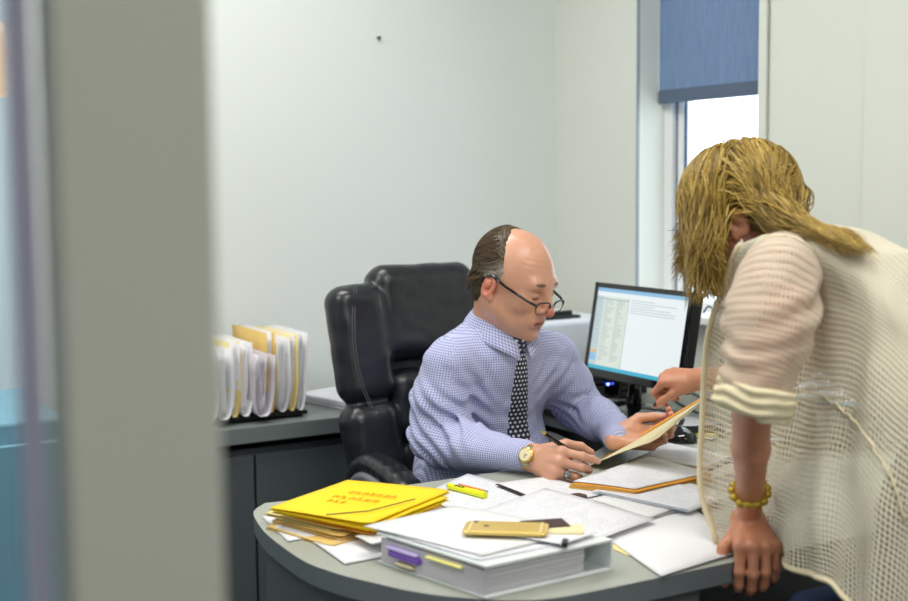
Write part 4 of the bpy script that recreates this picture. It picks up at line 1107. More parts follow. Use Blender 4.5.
def coll_m(P, i):
    L = HM.loc(P); q = (L-np.array((0,-.012,.035)))/np.array((.0825,.1025,.0935)); r = np.linalg.norm(q, axis=1)
    f = np.where(L[:,2] > .0, 1.0/np.maximum(r,1e-6), np.maximum(1, 1.0/np.maximum(r,1e-6))); q = q*np.where((r<1.03)|(L[:,2]>.0), f, 1)[:,None]; L2 = q*np.array((.0825,.1025,.0935))+np.array((0,-.012,.035))
    return HM.o+L2@HM.R.T
g_ = sm(lp[:,1], -.03, .012)*(1-sm(lp[:,2], .03, .065))
cc_ = lerpc(lerpc(np.tile(c3(44,34,24),(len(lp),1)), c3(104,82,54), rng.random(len(lp))), c3(186,178,166), g_*.8)
sts, scol = strands(wp, dirs, 7, .0065, .00095, lambda P, D, i: D, HM, coll_m, cc_)
ccap = hm_col(capm[0]); allc = np.concatenate([ccap, scol])
tag(np_obj('hair', [capm, sts], 'hair', man, lambda V: allc), 'short greying brown hair at the back and sides')

# glasses, worn low on the nose
gp = HM.p
def GP(x,y,z): return Vector(gp(x,y,z))
gls = MB()
for s in (-1,1):
    cx_ = s*.033; P = []
    for k in range(28):
        a = 2*PI*k/28; ca, sa = math.cos(a), math.sin(a); ex = .0245*np.sign(ca)*abs(ca)**.5; ez = .0135*np.sign(sa)*abs(sa)**.55
        P.append(GP(cx_+ex, .116-abs(cx_+ex)*.12, -.017+ez))
    P.append(P[0]); gls.tube(P[:15], .0023, 'gloss', 6); gls.tube(P[14:], .0011, 'gloss', 6)
    gls.tube([GP(s*.057,.108,-.010), GP(s*.067,.092,-.006), GP(s*.078,.03,.006), GP(s*.082,-.010,.018), GP(s*.080,-.022,.010)], .0034, 'gloss', 6)
gls.tube([GP(-.0095,.117,-.012), GP(0,.120,-.009), GP(.0095,.117,-.012)], .0013, 'steel', 6)
go = gls.build('glasses', man, smooth=True)
lb = MB(); M['dial'] = mat('champagne_dial', srgb(236,222,180), .35, .02)
for s in (-1,1):
    cx_ = s*.033; P = []
    for k in range(24):
        a = 2*PI*k/24; ca, sa = math.cos(a), math.sin(a); ex = .0235*np.sign(ca)*abs(ca)**.5; ez = .0125*np.sign(sa)*abs(sa)**.55
        P.append(GP(cx_+ex, .1158-abs(cx_+ex)*.12, -.017+ez))
    lb.add(P, [list(range(24))], 'lens')
lb.build('lens', go, solid=.0008)

# shirt
def wr(P, amp, sc, seed):
    Q = P*np.array((1,1,1)); n1 = vnoise(Q, sc, seed); n2 = vnoise(Q, sc*2.1, seed+1); return amp*((1-np.abs(n1))**3*1.2+.5*(1-np.abs(n2))**3-.5)
BONES = {'torso': ((1.567,2.60,.55),(1.567,2.50,1.03)), 'ruR': ((1.415,2.49,.985),(1.388,2.500,.795)), 'rfR': ((1.388,2.500,.795),(1.472,2.240,.790)),
         'ruL': ((1.73,2.49,.975),(1.812,2.53,.815)), 'rfL': ((1.812,2.53,.815),tuple(LW))}
S = SDF()
S.ell((1.567,2.595,.80), (.165,.120,.24), .02); S.ell((1.567,2.535,.92), (.155,.105,.13), .05); S.ell((1.567,2.56,.64), (.19,.155,.17), .06)
S.cone((1.46,2.50,.972), (1.68,2.50,.968), .060, .058, .05)
S.cone((1.567,2.505,.99), (1.566,2.50,1.030), .085, .064, .06)
S.chain([(1.418,2.490,.962),(1.400,2.500,.88),(1.392,2.500,.80)], [.062,.063,.060], .03)
S.chain([(1.392,2.500,.796),(1.420,2.40,.792),(1.448,2.305,.790)], [.058,.050,.042], .03)
S.cone((1.41,2.46,.775), (1.44,2.34,.775), .045, .036, .03)
S.chain([(1.715,2.495,.955),(1.770,2.510,.885),(1.808,2.53,.822)], [.060,.058,.054], .03)
S.chain([(1.808,2.53,.822),(1.805,2.43,.806),(1.795,2.36,.800)], [.054,.047,.040], .03)
S.cone((1.448,2.305,.790), (1.470,2.248,.790), .0375, .0355, .006); _lw = np.array(LW); _le = np.array((1.795,2.36,.800)); _ld = (_lw-_le)/np.linalg.norm(_lw-_le); S.cone(_le, _lw-_ld*.006, .0370, .0330, .006)
def shirt_post(P, d):
    def near(a, r0, r1): return 1-sm(np.linalg.norm(P-np.array(a), axis=1), r0, r1)
    f = wr(P, .0065, 9, 3)
    def folds(a, axd, wl, amp, r):
        t = (P-np.array(a))@np.array(Vector(axd).normalized()); return amp*np.sin(2*PI*t/wl+2.0*vnoise(P, 14, 8))*near(a, r*.3, r)
    f = f+folds((1.40,2.47,.82), (.5,-.7,.9), .032, .0065, .15)+folds((1.81,2.50,.83), (-.2,-.8,.9), .028, .0055, .12)+folds((1.45,2.46,.93), (.8,0,.6), .034, .003, .10)+folds((1.69,2.45,.92), (-.8,0,.6), .034, .003, .10)+folds((1.57,2.42,.78), (0.2,0,1), .05, .002, .16)
    cuff = np.maximum(near((1.462,2.265,.790), .030, .048), near(_lw-_ld*.03, .030, .048))
    d = d+f*(1-cuff)
    nk = np.linalg.norm((P-np.array((1.567,2.505,1.055)))/np.array((.058,.062,.04)), axis=1)-1
    return np.maximum(d, -nk*.04)
S.post = shirt_post
sh = S.mesh(.0036)
def shirt_uv(V):
    best = np.full(len(V), 9.0); U = np.zeros((len(V),2)); k_ = 0
    for nm, (a, b_) in BONES.items():
        a = np.array(a); b_ = np.array(b_); ba = b_-a; L_ = np.linalg.norm(ba); ax = ba/L_; t = (V-a)@ax; tc = np.clip(t, 0, L_); q = V-a-tc[:,None]*ax; r = np.linalg.norm(q, axis=1)
        rad = .15 if nm == 'torso' else .05
        if nm == 'torso': q2 = q/np.array((1.15,.85,1)); r2 = np.linalg.norm(q2, axis=1)
        else: r2 = r
        m = r2/rad
        ref = np.cross(ax, np.array((0,1,0)) if nm == 'torso' else np.array((0,0,1))); ref /= np.linalg.norm(ref); o2 = np.cross(ax, ref)
        an = np.arctan2(q@(-o2 if nm != 'torso' else o2), q@ref) if nm != 'torso' else np.arctan2(q@ref, -q[:,1])
        if nm == 'torso': u = V[:,0]
        else: u = an*rad
        w = m < best; best[w] = m[w]; U[w] = np.stack([u, t if nm != 'torso' else V[:,2]], 1)[w]
    return U
shirt = np_obj('shirt', [sh], 'shirt', man, None, shirt_uv, smooth_it=1)
# collar: two leaves folded down
for s in (-1,1):
    rows = []
    for v in np.linspace(0,1,8):
        row = []
        for u in np.linspace(0,1,14):
            a = -PI/2+s*(.15+u*(PI-.15)); rr = .0625+.0035*math.sin(v*PI)+.026*v; x = 1.567+math.cos(a)*rr; y = 2.500+math.sin(a)*rr*1.10-.016*v*(1-u)**2
            z_ = 1.086-.034*(1-u)**1.3-v*(.040+.038*(1-u)**3)
            row.append(Vector((x, y, z_)))
        rows.append(row)
    b = MB(); b.grid(rows, 'shirt', uvscale=(.20,.05)); b.build('collar', shirt, smooth=True, solid=.003)
for (x,y,zz) in ((1.525,2.408,.995),(1.600,2.404,.992)):
    b = MB(); b.lathe([(.0045,0),(.0045,.002),(.002,.003)], (x,y,zz), 'pearl', 12, Matrix.Rotation(PI/2,3,'X')); b.build('collar_button', shirt)
# tie
def front_y(x, z_):
    P = np.stack([np.full(80, x), np.linspace(2.30, 2.56, 80), np.full(80, z_)], 1); d = S.ev(P); i = np.argmax(d < 0); return float(P[i,1]) if d[i] < 0 else 2.44
ty = [(1.566,1.022),(1.569,.99),(1.573,.95),(1.577,.91),(1.581,.87),(1.585,.83),(1.589,.79),(1.592,.74)]
rows = []
for i, (x, z_) in enumerate(ty):
    hw = (.013,.015,.018,.021,.0245,.028,.031,.034)[i]; yc = min(front_y(x, z_), front_y(x-.015, z_), front_y(x+.015, z_))-.004
    if i < 1: yc = 2.420
    rows.append([Vector((x+hw*t, yc+.004*t*t+ (.0), z_)) for t in (-1,-.5,0,.5,1)])
b = MB(); b.grid(rows, 'tie', uvscale=(.055,.30)); tie = b.build('tie', man, smooth=True, solid=.004, sub=1); tag(tie, 'navy tie with small white dots')
ky = rows[0][2].y
S2 = SDF(); S2.cone((1.567,ky-.006,1.018), (1.568,ky-.004,.996), .0155, .0105, .006); S2.cone((1.557,ky-.004,1.022),(1.577,ky-.004,1.022), .010,.010,.008)
np_obj('tie_knot', [S2.mesh(.0022)], 'tie', tie, None, lambda V: np.stack([V[:,0]+V[:,1]*.5, V[:,2]], 1))
# cuffs buttons
b = MB(); b.lathe([(.0045,0),(.0045,.002),(.002,.003)], (1.452,2.240,.775), 'pearl', 12, Matrix.Rotation(PI/2,3,'X') @ Matrix.Rotation(.6,3,'Y')); b.build('cuff_button', shirt)
# trousers and shoes
S3 = SDF(); S3.ell((1.567,2.64,.60), (.185,.15,.11), .03)
for s in (-1,1): S3.chain([(1.567+s*.09,2.62,.59),(1.567+s*.13,2.25,.60),(1.567+s*.13,2.20,.10)], [.09,.072,.055], .03)
np_obj('trousers', [S3.mesh(.009)], 'navy', man, smooth_it=1)
for s in (-1,1):
    S4 = SDF(); S4.chain([(1.567+s*.13,2.23,.045),(1.567+s*.14,2.10,.035),(1.567+s*.145,2.0,.030)], [.042,.042,.032], .02); S4.box((1.567,2.1,-.05),(.5,.5,.052),.001,.001,sub=True)
    np_obj('shoe', [S4.mesh(.006, (1.567+s*.14-.06,1.93,-.005), (1.567+s*.14+.06,2.30,.10))], 'shoe', man)
# watch and ring
wc = Vector((1.486,2.272,.793)); ax = yR.normalized(); 
def ring_pts(c, ax, ra, rb=None, n=36, up=Vector((0,0,1))):
    u = ax.cross(up).normalized(); v = u.cross(ax).normalized(); rb = rb or ra
    return [c+u*ra*math.cos(2*PI*k/n)+v*rb*math.sin(2*PI*k/n) for k in range(n+1)], u, v
_fa = (RW-Vector((1.43,2.315,.790))).normalized(); ax = _fa; wc = RW-_fa*.004
rp, u_, v_ = ring_pts(wc, ax, .0275, .0275, 30, Vector(zR))
b = MB()
for k in range(30):
    a = rp[k]; n_ = (a-wc).normalized(); tt_ = ax.cross(n_).normalized(); Mx = Matrix((ax, tt_, n_)).transposed(); b.box(a, (.015,.0054,.0030), 'gold' if k % 3 == 0 else 'steel', mtx=Mx)
wo = tag(b.build('watch', man, bevel=.0006), 'gold and steel wristwatch')
n_ = Vector((-.62,-.72,.35)); n_ = (n_-ax*n_.dot(ax)).normalized(); tt_ = ax.cross(n_).normalized(); Mx = Matrix((ax, tt_, n_)).transposed(); dc = wc+n_*.0275
b = MB(); b.lathe([(.0160,-.003),(.0172,.0),(.0172,.004),(.0145,.006)], dc, 'gold', 28, Mx); b.build('watch_case', wo, smooth=False)
b = MB(); b.lathe([(.0138,.0060),(.0132,.0066)], dc, 'dial', 24, Mx); b.build('watch_dial', wo)
b = MB(); b.box(dc+n_*.007+ax*.003, (.0075,.0010,.0005), 'ink_and_gap_shade', mtx=Mx); b.box(dc+n_*.007+tt_*.003, (.0010,.009,.0005), 'ink_and_gap_shade', mtx=Mx); b.build('watch_hand', wo)
# ring on the ring finger
kn3 = None
T_ = -(yR.normalized().cross((Vector(zR)-yR.normalized()*Vector(zR).dot(yR.normalized())).normalized())); zz_ = (Vector(zR)-yR.normalized()*Vector(zR).dot(yR.normalized())).normalized(); yy_ = yR.normalized()
kp = RW+(T_*-.012+yy_*.087+zz_*.001)*1.0; a1 = 1.15; fd = (yy_*math.cos(a1)-zz_*math.sin(a1)); rc = kp+fd*.022
rp, u_, v_ = ring_pts(rc, fd, .0104, .0104, 24)
b = MB(); b.tube(rp, .0018, 'gold', 8, cap=False); rg = b.build('finger_ring', man, smooth=True)
dn = (yy_*math.sin(a1)+zz_*math.cos(a1)).normalized(); b = MB(); Mx = Matrix((T_, fd, dn)).transposed()
b.lathe([(.0075,.008),(.0085,.0105),(.007,.013),(.003,.0145)], rc, 'steel', 12, Mx)
for k in range(8): b.tube([rc+dn*.0105+(T_*math.cos(k*PI/4)+fd*math.sin(k*PI/4))*.008, rc+dn*.0125+(T_*math.cos(k*PI/4)+fd*math.sin(k*PI/4))*.007], .0016, 'gloss' if k % 2 else 'steel', 6)
b.build('ring_setting', rg)
# pen held between thumb and index finger
pa, pb_ = atd(543,432,2.60), atd(590.5,466,2.62)
pa = Vector(tr[4][0])*0+pa
t = thing('ballpoint_pen', 'black pen with silver tip in the right hand of the man', 'pen', tuple((pa+pb_)/2))
d = pb_-pa
for nm, t0, t1, r0, r1, mm in (('barrel',.05,.80,.0052,.0052,'gloss'),('tip',.80,.97,.0050,.0015,'steel'),('grip',.62,.80,.0056,.0056,'black'),('button',-.02,.05,.0030,.0034,'gold')):
    b = MB(); b.tube([pa+d*t0, pa+d*t1], [r0, r1], mm, 14); b.build(nm, t, smooth=False)
print('PENDIST', (pa-pb_).length, 'idx', tuple(tr[0][0]), 'thumb', tuple(tr[4][0]))
# ------------------------------------------------------------------ THE WOMAN
fw = _w((-.78,.46,-.42)).normalized()
HW = Fr(atd(741,219,2.22), frame_from(fw, (.10,-.05,1)))
NB = Vector((1.600,1.500,1.195))
SL, SR = Vector((1.475,1.475,1.175)), Vector((1.745,1.52,1.17))
EL = atd(752,398,1.90); WL = atd(749,522,2.115)
ER = Vector((1.72,1.75,1.00)); WR = atd(698,379,2.55)
S = SDF(); head_sdf(S, HW, False)
S.cone(HW.p(0,-.030,-.045), NB+Vector((0,.01,.0)), .046, .050, .03)
whead = S.mesh(.0028)
Sa = SDF(); yW = _w((-.05,-.97,-.22)); zW = _w((.0,-.22,.97))
tw = hand_sdf(Sa, WL, yW, zW, False, [(1.15,.55,.35),(1.2,.60,.35),(1.2,.60,.35),(1.2,.55,.35)], (.07,.02,-.03,-.08), ((.60,.72,-.30),(.25,.60,-.80),(-.30,.30,-.95)), .98)
Sa.chain([WL, WL.lerp(EL,.25), WL.lerp(EL,.62), EL, EL.lerp(SL,.5), SL], [.0205,.0225,.029,.031,.036,.040], .012)
armL = Sa.mesh(.0020)
Sb = SDF(); yP = _w((-.80,.52,.0)); zP = _w((.05,-.50,.86))
tp = hand_sdf(Sb, WR, yP, zP, True, [(.85,1.15,.40),(1.15,1.35,.5),(1.25,1.35,.6),(1.3,1.35,.6)], (.04,.02,-.02,-.05), ((.38,.88,-.35),(.22,.82,-.50),(.20,.75,-.60)), .80)
Sb.chain([WR, WR.lerp(ER,.3), ER, ER.lerp(SR,.5), SR], [.0205,.025,.030,.034,.040], .012)
armR = Sb.mesh(.0024)
BX = 1.665
S = SDF(); S.ell((1.645,1.45,1.10), (.095,.075,.075), .05); S.ell((BX-.015,1.32,1.03), (.075,.09,.07), .04); S.ell((1.63,1.20,.93), (.09,.08,.09), .05)
for s in (-1,1): S.chain([(1.635+s*.070,1.235,.85),(1.635+s*.085,1.26,.50),(1.635+s*.085,1.19,.09)], [.065,.050,.036], .02)
wtorso = S.mesh(.009)
def wom_col(V):
    c = np.tile(c3(206,140,108), (len(V),1)); L = HW.loc(V); hd = np.linalg.norm(L, axis=1) < .14
    def spot(cx, cy, cz, r, col, a=1.0):
        d = np.linalg.norm((L-np.array((cx,cy,cz)))/np.array(r), axis=1); c[:] = lerpc(c, col, (1-sm(d,.55,1.0))*a*hd)
    spot(0,.095,-.0605,(.022,.012,.005), c3(176,70,76)); spot(0,.094,-.0725,(.020,.012,.006), c3(186,80,84))
    for s in (-1,1): spot(s*.032,.09,.030,(.020,.018,.004), c3(110,84,50)); spot(s*.031,.088,-.0035,(.0145,.010,.0022), c3(40,28,26))
    for tip, dr, do in tw+tp:
        d = np.linalg.norm(V-np.array(tip), axis=1); c[:] = lerpc(c, c3(216,124,100), (1-sm(d,.004,.018))*.5)
        nl = np.array(tip+do*.0055-dr*.001); d = np.linalg.norm(V-nl, axis=1); c[:] = lerpc(c, c3(34,38,54), (1-sm(d,.0050,.0066)))
    return c
woman = np_obj('person', [whead, armL, armR, wtorso], 'skin', None, wom_col)
tag(woman, 'blonde woman in loose cream knit cardigan leaning on the desk and pointing', 'person')

# inner top and trousers
S = SDF(); S.ell((1.645,1.45,1.10), (.105,.085,.085), .05); S.ell((BX-.01,1.32,1.04), (.10,.12,.10), .06); S.ell((1.64,1.19,.97), (.125,.125,.10), .06)
S.post = lambda P, d: d+.002*vnoise(P, 18, 3)
np_obj('inner_top', [S.mesh(.006)], 'white_top', woman, smooth_it=1)
S = SDF(); S.ell((1.62,1.20,.91), (.15,.145,.13), .06)
for s in (-1,1): S.chain([(1.635+s*.075,1.24,.86),(1.635+s*.085,1.26,.50),(1.635+s*.085,1.19,.08)], [.098,.072,.060], .03)
np_obj('trousers', [S.mesh(.008)], 'dark_trouser', woman, smooth_it=1)
for s in (-1,1):
    S = SDF(); S.chain([(1.635+s*.085,1.16,.045),(1.635+s*.09,1.27,.035),(1.635+s*.095,1.36,.026)], [.038,.036,.024], .02); S.box((BX,1.2,-.05),(.5,.5,.052),.001,.001,sub=True)
    np_obj('shoe', [S.mesh(.006, (1.635+s*.09-.06,1.08,-.005), (1.635+s*.09+.06,1.40,.10))], 'shoe', woman)

# cardigan: the hanging side, the back over the ridge, and the far side
def net(cols, nu, nv):
    A = [cat_spline(c, nv) for c in cols]; out = []
    for j in range(nv): out.append(cat_spline([a[j] for a in A], nu))
    return out
P_ = lambda *a: [atd(*q_) for q_ in a]
cols = [P_((741,243,2.12),(722,290,2.16),(707,340,2.18),(702,420,2.18),(700,490,2.17),(714,543,2.13)),
        P_((762,238,2.08),(752,300,2.13),(740,360,2.16),(736,430,2.17),(734,500,2.16),(742,549,2.135)),
        P_((790,235,2.03),(795,300,2.05),(785,370,2.09),(775,440,2.10),(772,505,2.09),(776,552,2.08)),
        P_((815,238,1.99),(825,305,1.99),(818,380,1.99),(806,450,1.98),(798,520,1.96),(798,572,1.95)),
        P_((845,253,1.96),(858,315,1.93),(852,385,1.91),(842,455,1.90),(836,525,1.88),(838,586,1.86)),
        P_((880,274,1.93),(893,340,1.87),(890,420,1.82),(880,500,1.79),(874,570,1.77),(868,640,1.75)),
        P_((915,318,1.89),(930,380,1.82),(934,460,1.76),(930,540,1.73),(926,620,1.71),(922,700,1.69)),
        P_((955,385,1.80),(970,440,1.74),(978,520,1.69),(980,600,1.66),(980,680,1.64),(978,750,1.62)),
        [Vector(v) for v in ((1.57,1.05,1.03),(1.48,1.02,.98),(1.43,1.01,.90),(1.41,1.0,.82),(1.40,1.0,.74),(1.40,1.0,.64))],
        [Vector(v) for v in ((1.58,.98,.90),(1.51,.96,.86),(1.47,.95,.80),(1.45,.94,.74),(1.44,.94,.68),(1.44,.94,.60))]]
full = []
for k, c_ in enumerate(cols):
    r0 = c_[0]; w_ = (.10,.14,.20,.24,.25,.26,.26,.24,.22,.18)[k]
    far = [r0+Vector((w_*1.25,.04,-.40)), r0+Vector((w_*1.18,.03,-.18)), r0+Vector((w_*.62,.01,-.006 if k > 1 else -.03))]
    full.append(far+c_)
NU, NV = 180, 150
G = net(full, NU, NV)
rngw = np.random.default_rng(9)
A = np.array([[tuple(p) for p in row] for row in G])
# folds: hanging cloth ripples that grow towards the hem
du = np.gradient(A, axis=1); dv = np.gradient(A, axis=0); nn = np.cross(du, dv); nn /= np.linalg.norm(nn, axis=2)[...,None]+1e-9
uu = np.linspace(0,1,NU)[None,:].repeat(NV,0); vv = np.linspace(0,1,NV)[:,None].repeat(NU,1)
amp = .002+.011*sm(vv, .40, 1.0)
rip = np.sin(uu*43+1.8*np.sin(vv*4))*.55+np.sin(uu*77+vv*5+1)*.3
ns = vnoise(A.reshape(-1,3), 22, 4).reshape(NV,NU)
A = A+nn*(amp*rip*(1-.7*sm(uu,.6,.95))+.0025*ns)[...,None]
b = MB(); b.grid([[Vector(p) for p in row] for row in A], 'knit', uvscale=(1.28,1.15))
card = b.build('cardigan', woman, smooth=True, solid=.0016); tag(card, 'cream open-knit cardigan')
def edge(path, r, name='edge_band'):
    b = MB(); b.tube(path, r, 'knit_solid', 8); return b.build(name, card, smooth=True)
i0 = int(NV*.375)
edge([Vector(p) for p in A[i0:,0]][::3], .0055); edge([Vector(p) for p in A[-1,:]][::3]+[Vector(A[-1,-1])], .0045, 'hem')
Bq = A[i0+4:].reshape(-1,3)-np.array(tuple(ORG)); _dz = Bq@np.array(tuple(CF)); _px = np.stack([454+F_PX*(Bq@np.array(tuple(CR)))/_dz, 300.5-F_PX*(Bq@np.array(tuple(CU)))/_dz], 1)
def on_cloth(x, y): k = int(np.argmin(((_px-np.array((x,y)))**2).sum(1))); return Vector(Bq[k]+np.array(tuple(ORG)))-CF*.004
edge([on_cloth(v.x, v.y) for v in cat_spline([Vector((800,388,0)), Vector((826,398,0)), Vector((850,418,0)), Vector((872,446,0)), Vector((890,480,0)), Vector((904,520,0))], 30)], .0018, 'seam')
# sleeve
ctr_ = P_((784,256,2.03),(779,280,1.975),(772,312,1.94),(765,345,1.92),(759,370,1.905),(756,386,1.90),(754,396,1.90),(753,404,1.90))
rad_ = [.046,.064,.068,.066,.058,.052,.052,.050]
CT = cat_spline(ctr_, 60); RD = [v.x for v in cat_spline([Vector((r,0,0)) for r in rad_], 60)]
rows = []; upv = Vector((0,.3,1))
for i in range(60):
    t_ = (CT[min(i+1,59)]-CT[max(i-1,0)]).normalized(); a_ = t_.cross(CR).normalized(); c_ = a_.cross(t_).normalized(); row = []
    for k in range(72):
        an = 2*PI*k/72; row.append((CT[i]+(a_*math.cos(an)+c_*math.sin(an))*RD[i]))
    rows.append(row)
A2 = np.array([[tuple(p) for p in row] for row in rows]); fl = A2.reshape(-1,3)
w2 = (.0050*np.sin(fl[:,2]*130+2.5*vnoise(fl,16,2)*2)*np.clip(.6+vnoise(fl,12,6),0,1)+.004*vnoise(fl,24,3)).reshape(60,72)
w2 *= np.clip(np.minimum(np.arange(60)/6, (59-np.arange(60))/12),0,1)[:,None]
cen = np.array([tuple(c) for c in CT])[:,None,:]; nr = A2-cen; nr /= np.linalg.norm(nr,axis=2)[...,None]; A2 = A2+nr*w2[...,None]
b = MB(); b.grid([[Vector(p) for p in row] for row in A2], 'sleeve', closed=True, uvscale=(1,.7)); sl = b.build('sleeve', card, smooth=True, solid=.0014)
tag(sl, 'sheer gathered sleeve rolled up at the elbow')
S = SDF(); q0, q1 = atd(758,388,1.90), atd(752,410,1.90); ta = (q1-q0).normalized(); aa = ta.cross(CR).normalized(); ab = aa.cross(ta).normalized()
for k in range(28):
    a0, a1_ = 2*PI*k/28, 2*PI*(k+1)/28; f_ = lambda a, r, o: q0.lerp(q1, o)+(aa*math.cos(a)+ab*math.sin(a))*r
    S.cone(f_(a0,.050,.15), f_(a1_,.050,.15), .0105, .0105, .006); S.cone(f_(a0,.049,.85), f_(a1_,.049,.85), .0115, .0115, .006); S.cone(f_(a0,.052,.5), f_(a1_,.052,.5), .009, .009, .006)
S.post = lambda P, d: d+.0022*np.sin((P-np.array(q0))@np.array(ta)*380+2.5*vnoise(P,26,4))+.002*vnoise(P,40,5)
np_obj('sleeve_cuff', [S.mesh(.0028)], 'knit_solid', card)
# shoulder yoke seam around the armhole
pts2 = [Vector(A2[3][k]) for k in range(0,72,2)]; pts2.append(pts2[0]); edge(pts2, .003, 'armhole_seam')

# bracelet
t_ = (EL-WL).normalized(); wcn = WL.lerp(EL,.27); a_ = t_.cross(CR).normalized(); c_ = a_.cross(t_).normalized()
S = SDF()
for k in range(13):
    an = 2*PI*k/13; q_ = wcn+(a_*math.cos(an)+c_*math.sin(an))*.0285+t_*(.002*math.sin(k*2.1)); S.ell(q_, (.0082,.0082,.0070), .0015)
M['bead'] = mat('brass_beads', srgb(176,150,52), .3, .25, 60, metal=.55)
np_obj('bracelet', [S.mesh(.0016)], 'bead', woman)
# earring
e0 = Vector(HW.p(-.078,-.012,-.045)); b = MB(); b.lathe([(.0015,-.022),(.0055,-.018),(.006,-.013),(.003,-.006),(.001,0)], e0, 'pearl', 14); b.build('earring', woman, smooth=True)

# hair: steered strand by strand towards where it falls
cs = np.array((0,-.012,.038)); er = np.array((.077,.099,.089))
def hw_post(P, d):
    L = HW.loc(P); g = np.where(L[:,2] > .05, L[:,1]-.085, L[:,1]-.020-.7*np.clip(L[:,2],-.06,1)); return np.maximum(d+.0012*vnoise(P,120,1), np.maximum(g, -(L[:,2]+.060)))
S = SDF(); S.ell(HW.p(*cs), er+.001, .01, HW.R); S.ell(HW.p(0,-.045,-.030), (.056,.046,.050), .03, HW.R); S.post = hw_post
wcap = S.mesh(.003)
rng = np.random.default_rng(21)
n0 = 16000; th = rng.uniform(0,2*PI,n0); ph = np.arcsin(rng.uniform(-.5,1,n0))
lp = np.stack([np.cos(th)*np.cos(ph), np.sin(th)*np.cos(ph), np.sin(ph)],1)*(er+.001)+cs
wp = HW.o+lp@HW.R.T; ok = hw_post(wp, np.full(n0,-.002)) < -.0009
lp, wp = lp[ok][:5600], wp[ok][:5600]; m_ = len(lp)
isb = lp[:,1]+.25*np.clip(lp[:,2],0,1) < rng.normal(-.006,.012,m_)
near_ = lp[:,0] < rng.normal(0,.010,m_)
_v = lambda v: np.array(tuple(v))
E1 = np.array([_v(atd(rng.uniform(688,724), rng.uniform(232,292), rng.uniform(2.12,2.22))) for _ in range(m_)])
E2 = np.array([_v(atd(rng.uniform(676,712), rng.uniform(225,270), rng.uniform(2.26,2.36))) for _ in range(m_)])
t_ = rng.uniform(0,1,m_)**.75; T0, T1, T2 = [_v(q_) for q_ in (atd(780,218,2.10), atd(824,234,1.985), atd(868,259,1.925))]
EB_ = np.where((t_ < .5)[:,None], T0+(T1-T0)*(t_*2)[:,None], T1+(T2-T1)*(t_*2-1)[:,None])+rng.normal(0,1,(m_,3))*np.array((.010,.010,.006))
EF = np.where(near_[:,None], E1, E2); EE = np.where(isb[:,None], EB_, EF)
side = np.where(near_, -1.0, 1.0)
dl = np.stack([side*.85, np.where(isb,-.75,-.10), .25*np.ones(m_)],1)+rng.normal(0,.08,(m_,3)); dirs = dl@HW.R.T
steps = 22; tot = np.linalg.norm(EE-wp,axis=1)*1.12+.02; segs = (tot/steps)[:,None]; W0 = T0+rng.normal(0,1,(m_,3))*np.array((.014,.014,.012)); tot2 = np.linalg.norm(W0-wp,axis=1)*1.10+np.linalg.norm(EE-W0,axis=1)+.015; segs = np.where(isb[:,None], (tot2/steps)[:,None], segs); passed = np.zeros(m_, bool)
seeds = rng.integers(0,70,m_); cl = rng.normal(0,1,(70,3))*.09
def relax(P, D, i):
    passed[:] = passed | (np.linalg.norm(W0-P,axis=1) < .040) | (segs[:,0]*i > np.linalg.norm(W0-wp,axis=1)*1.02); goal = np.where((isb & ~passed)[:,None], W0, EE)
    v = goal-P; d = np.linalg.norm(v,axis=1)[:,None]; g = max(.10, .5-.02*i)*np.where(isb,.4,1.0)[:,None]; k = np.clip(d/.05,0,1)
    return D*np.where(k<1, .80, np.where(isb[:,None], .52, .68) if i > 4 else .74)+(v/np.maximum(d,.02))*(.18+.02*i)*k+np.array((0,0,-1.0))*g*.35*k+cl[seeds]*.5*k+rng.normal(0,.014,P.shape)
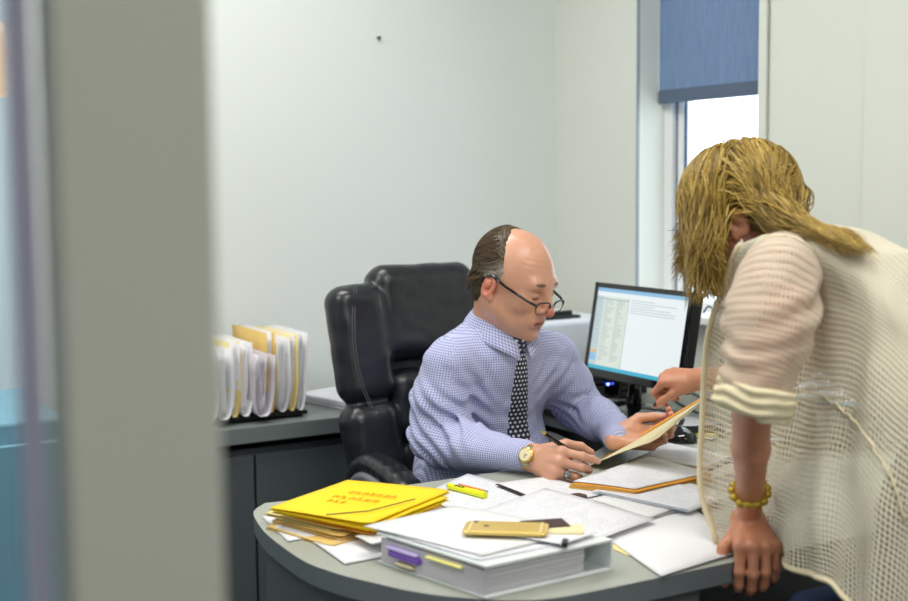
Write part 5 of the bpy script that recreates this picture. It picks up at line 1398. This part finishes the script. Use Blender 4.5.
bc_ = [(np.array(NB)-(0,0,.02), .070), (_v(SL)-(0,0,.005), .070), (np.array((1.60,1.40,1.10)), .115), (np.array((1.55,1.42,1.11)), .10)]+[(_v(atd(*q_))+np.array((.04,.0,-.068)), .084) for q_ in ((800,238,2.01),(822,242,1.985),(845,254,1.96),(862,263,1.945),(880,275,1.93))]
offs = rng.uniform(0,.013,m_)
_tl = T2-T0; _tn = np.linalg.norm(_tl[:2])
def coll_w(P, i):
    e_ = er+.002+offs[:,None]; L = HW.loc(P); q = (L-cs)/e_; r = np.linalg.norm(q,axis=1); f = np.where(r < 1, 1/np.maximum(r,1e-6), 1); f = np.where((L[:,2] > .01)&(r < 1.3)&(i < 8), 1/np.maximum(r,1e-6), f)
    L = q*f[:,None]*e_+cs; P = HW.o+L@HW.R.T
    t_a = ((P[:,:2]-T0[:2])@_tl[:2])/_tn**2; zc_ = T0[2]+.022+(_tl[2]-.008)*t_a; P = np.where((isb&(t_a > -.15)&(P[:,2] > zc_)&(i > 6))[:,None], np.stack([P[:,0],P[:,1],zc_],1), P)
    for c_, r_ in bc_:
        v = P-c_; d = np.linalg.norm(v,axis=1); k = d < r_+offs*.5; P = np.where(k[:,None], c_+v/np.maximum(d,1e-6)[:,None]*(r_+offs*.5)[:,None], P)
    return P
tt = np.clip(rng.random(m_)*.6+.4*(cl[seeds][:,0]/.18+.5),0,1); hc = lerpc(lerpc(np.tile(c3(96,74,22),(m_,1)), c3(190,156,66), tt), c3(226,200,124), (rng.random(m_) > .90)*.6)
def keep_w(A_):
    q = ((A_-HW.o)@HW.R-cs)/er; out_ = np.linalg.norm(q,axis=2) > 1.42; t = np.clip(((A_-T0)@(T2-T0))/((T2-T0)@(T2-T0)), 0, 1)
    return ~(isb & (out_ & (np.linalg.norm(A_-T0-t[...,None]*(T2-T0),axis=2) > .040)).any(1))
wst, wcol = strands(wp, dirs, steps, segs, .00125, relax, HW, coll_w, hc, keep=keep_w)
capc = lerpc(np.tile(c3(90,70,24),(len(wcap[0]),1)), c3(134,108,44), vnoise(wcap[0],150,2)*.5+.5)
allw = np.concatenate([capc, wcol])
tag(np_obj('hair', [wcap, wst], 'hair', woman, lambda V: allw), 'long straight dark-blonde hair falling forward and over the back')
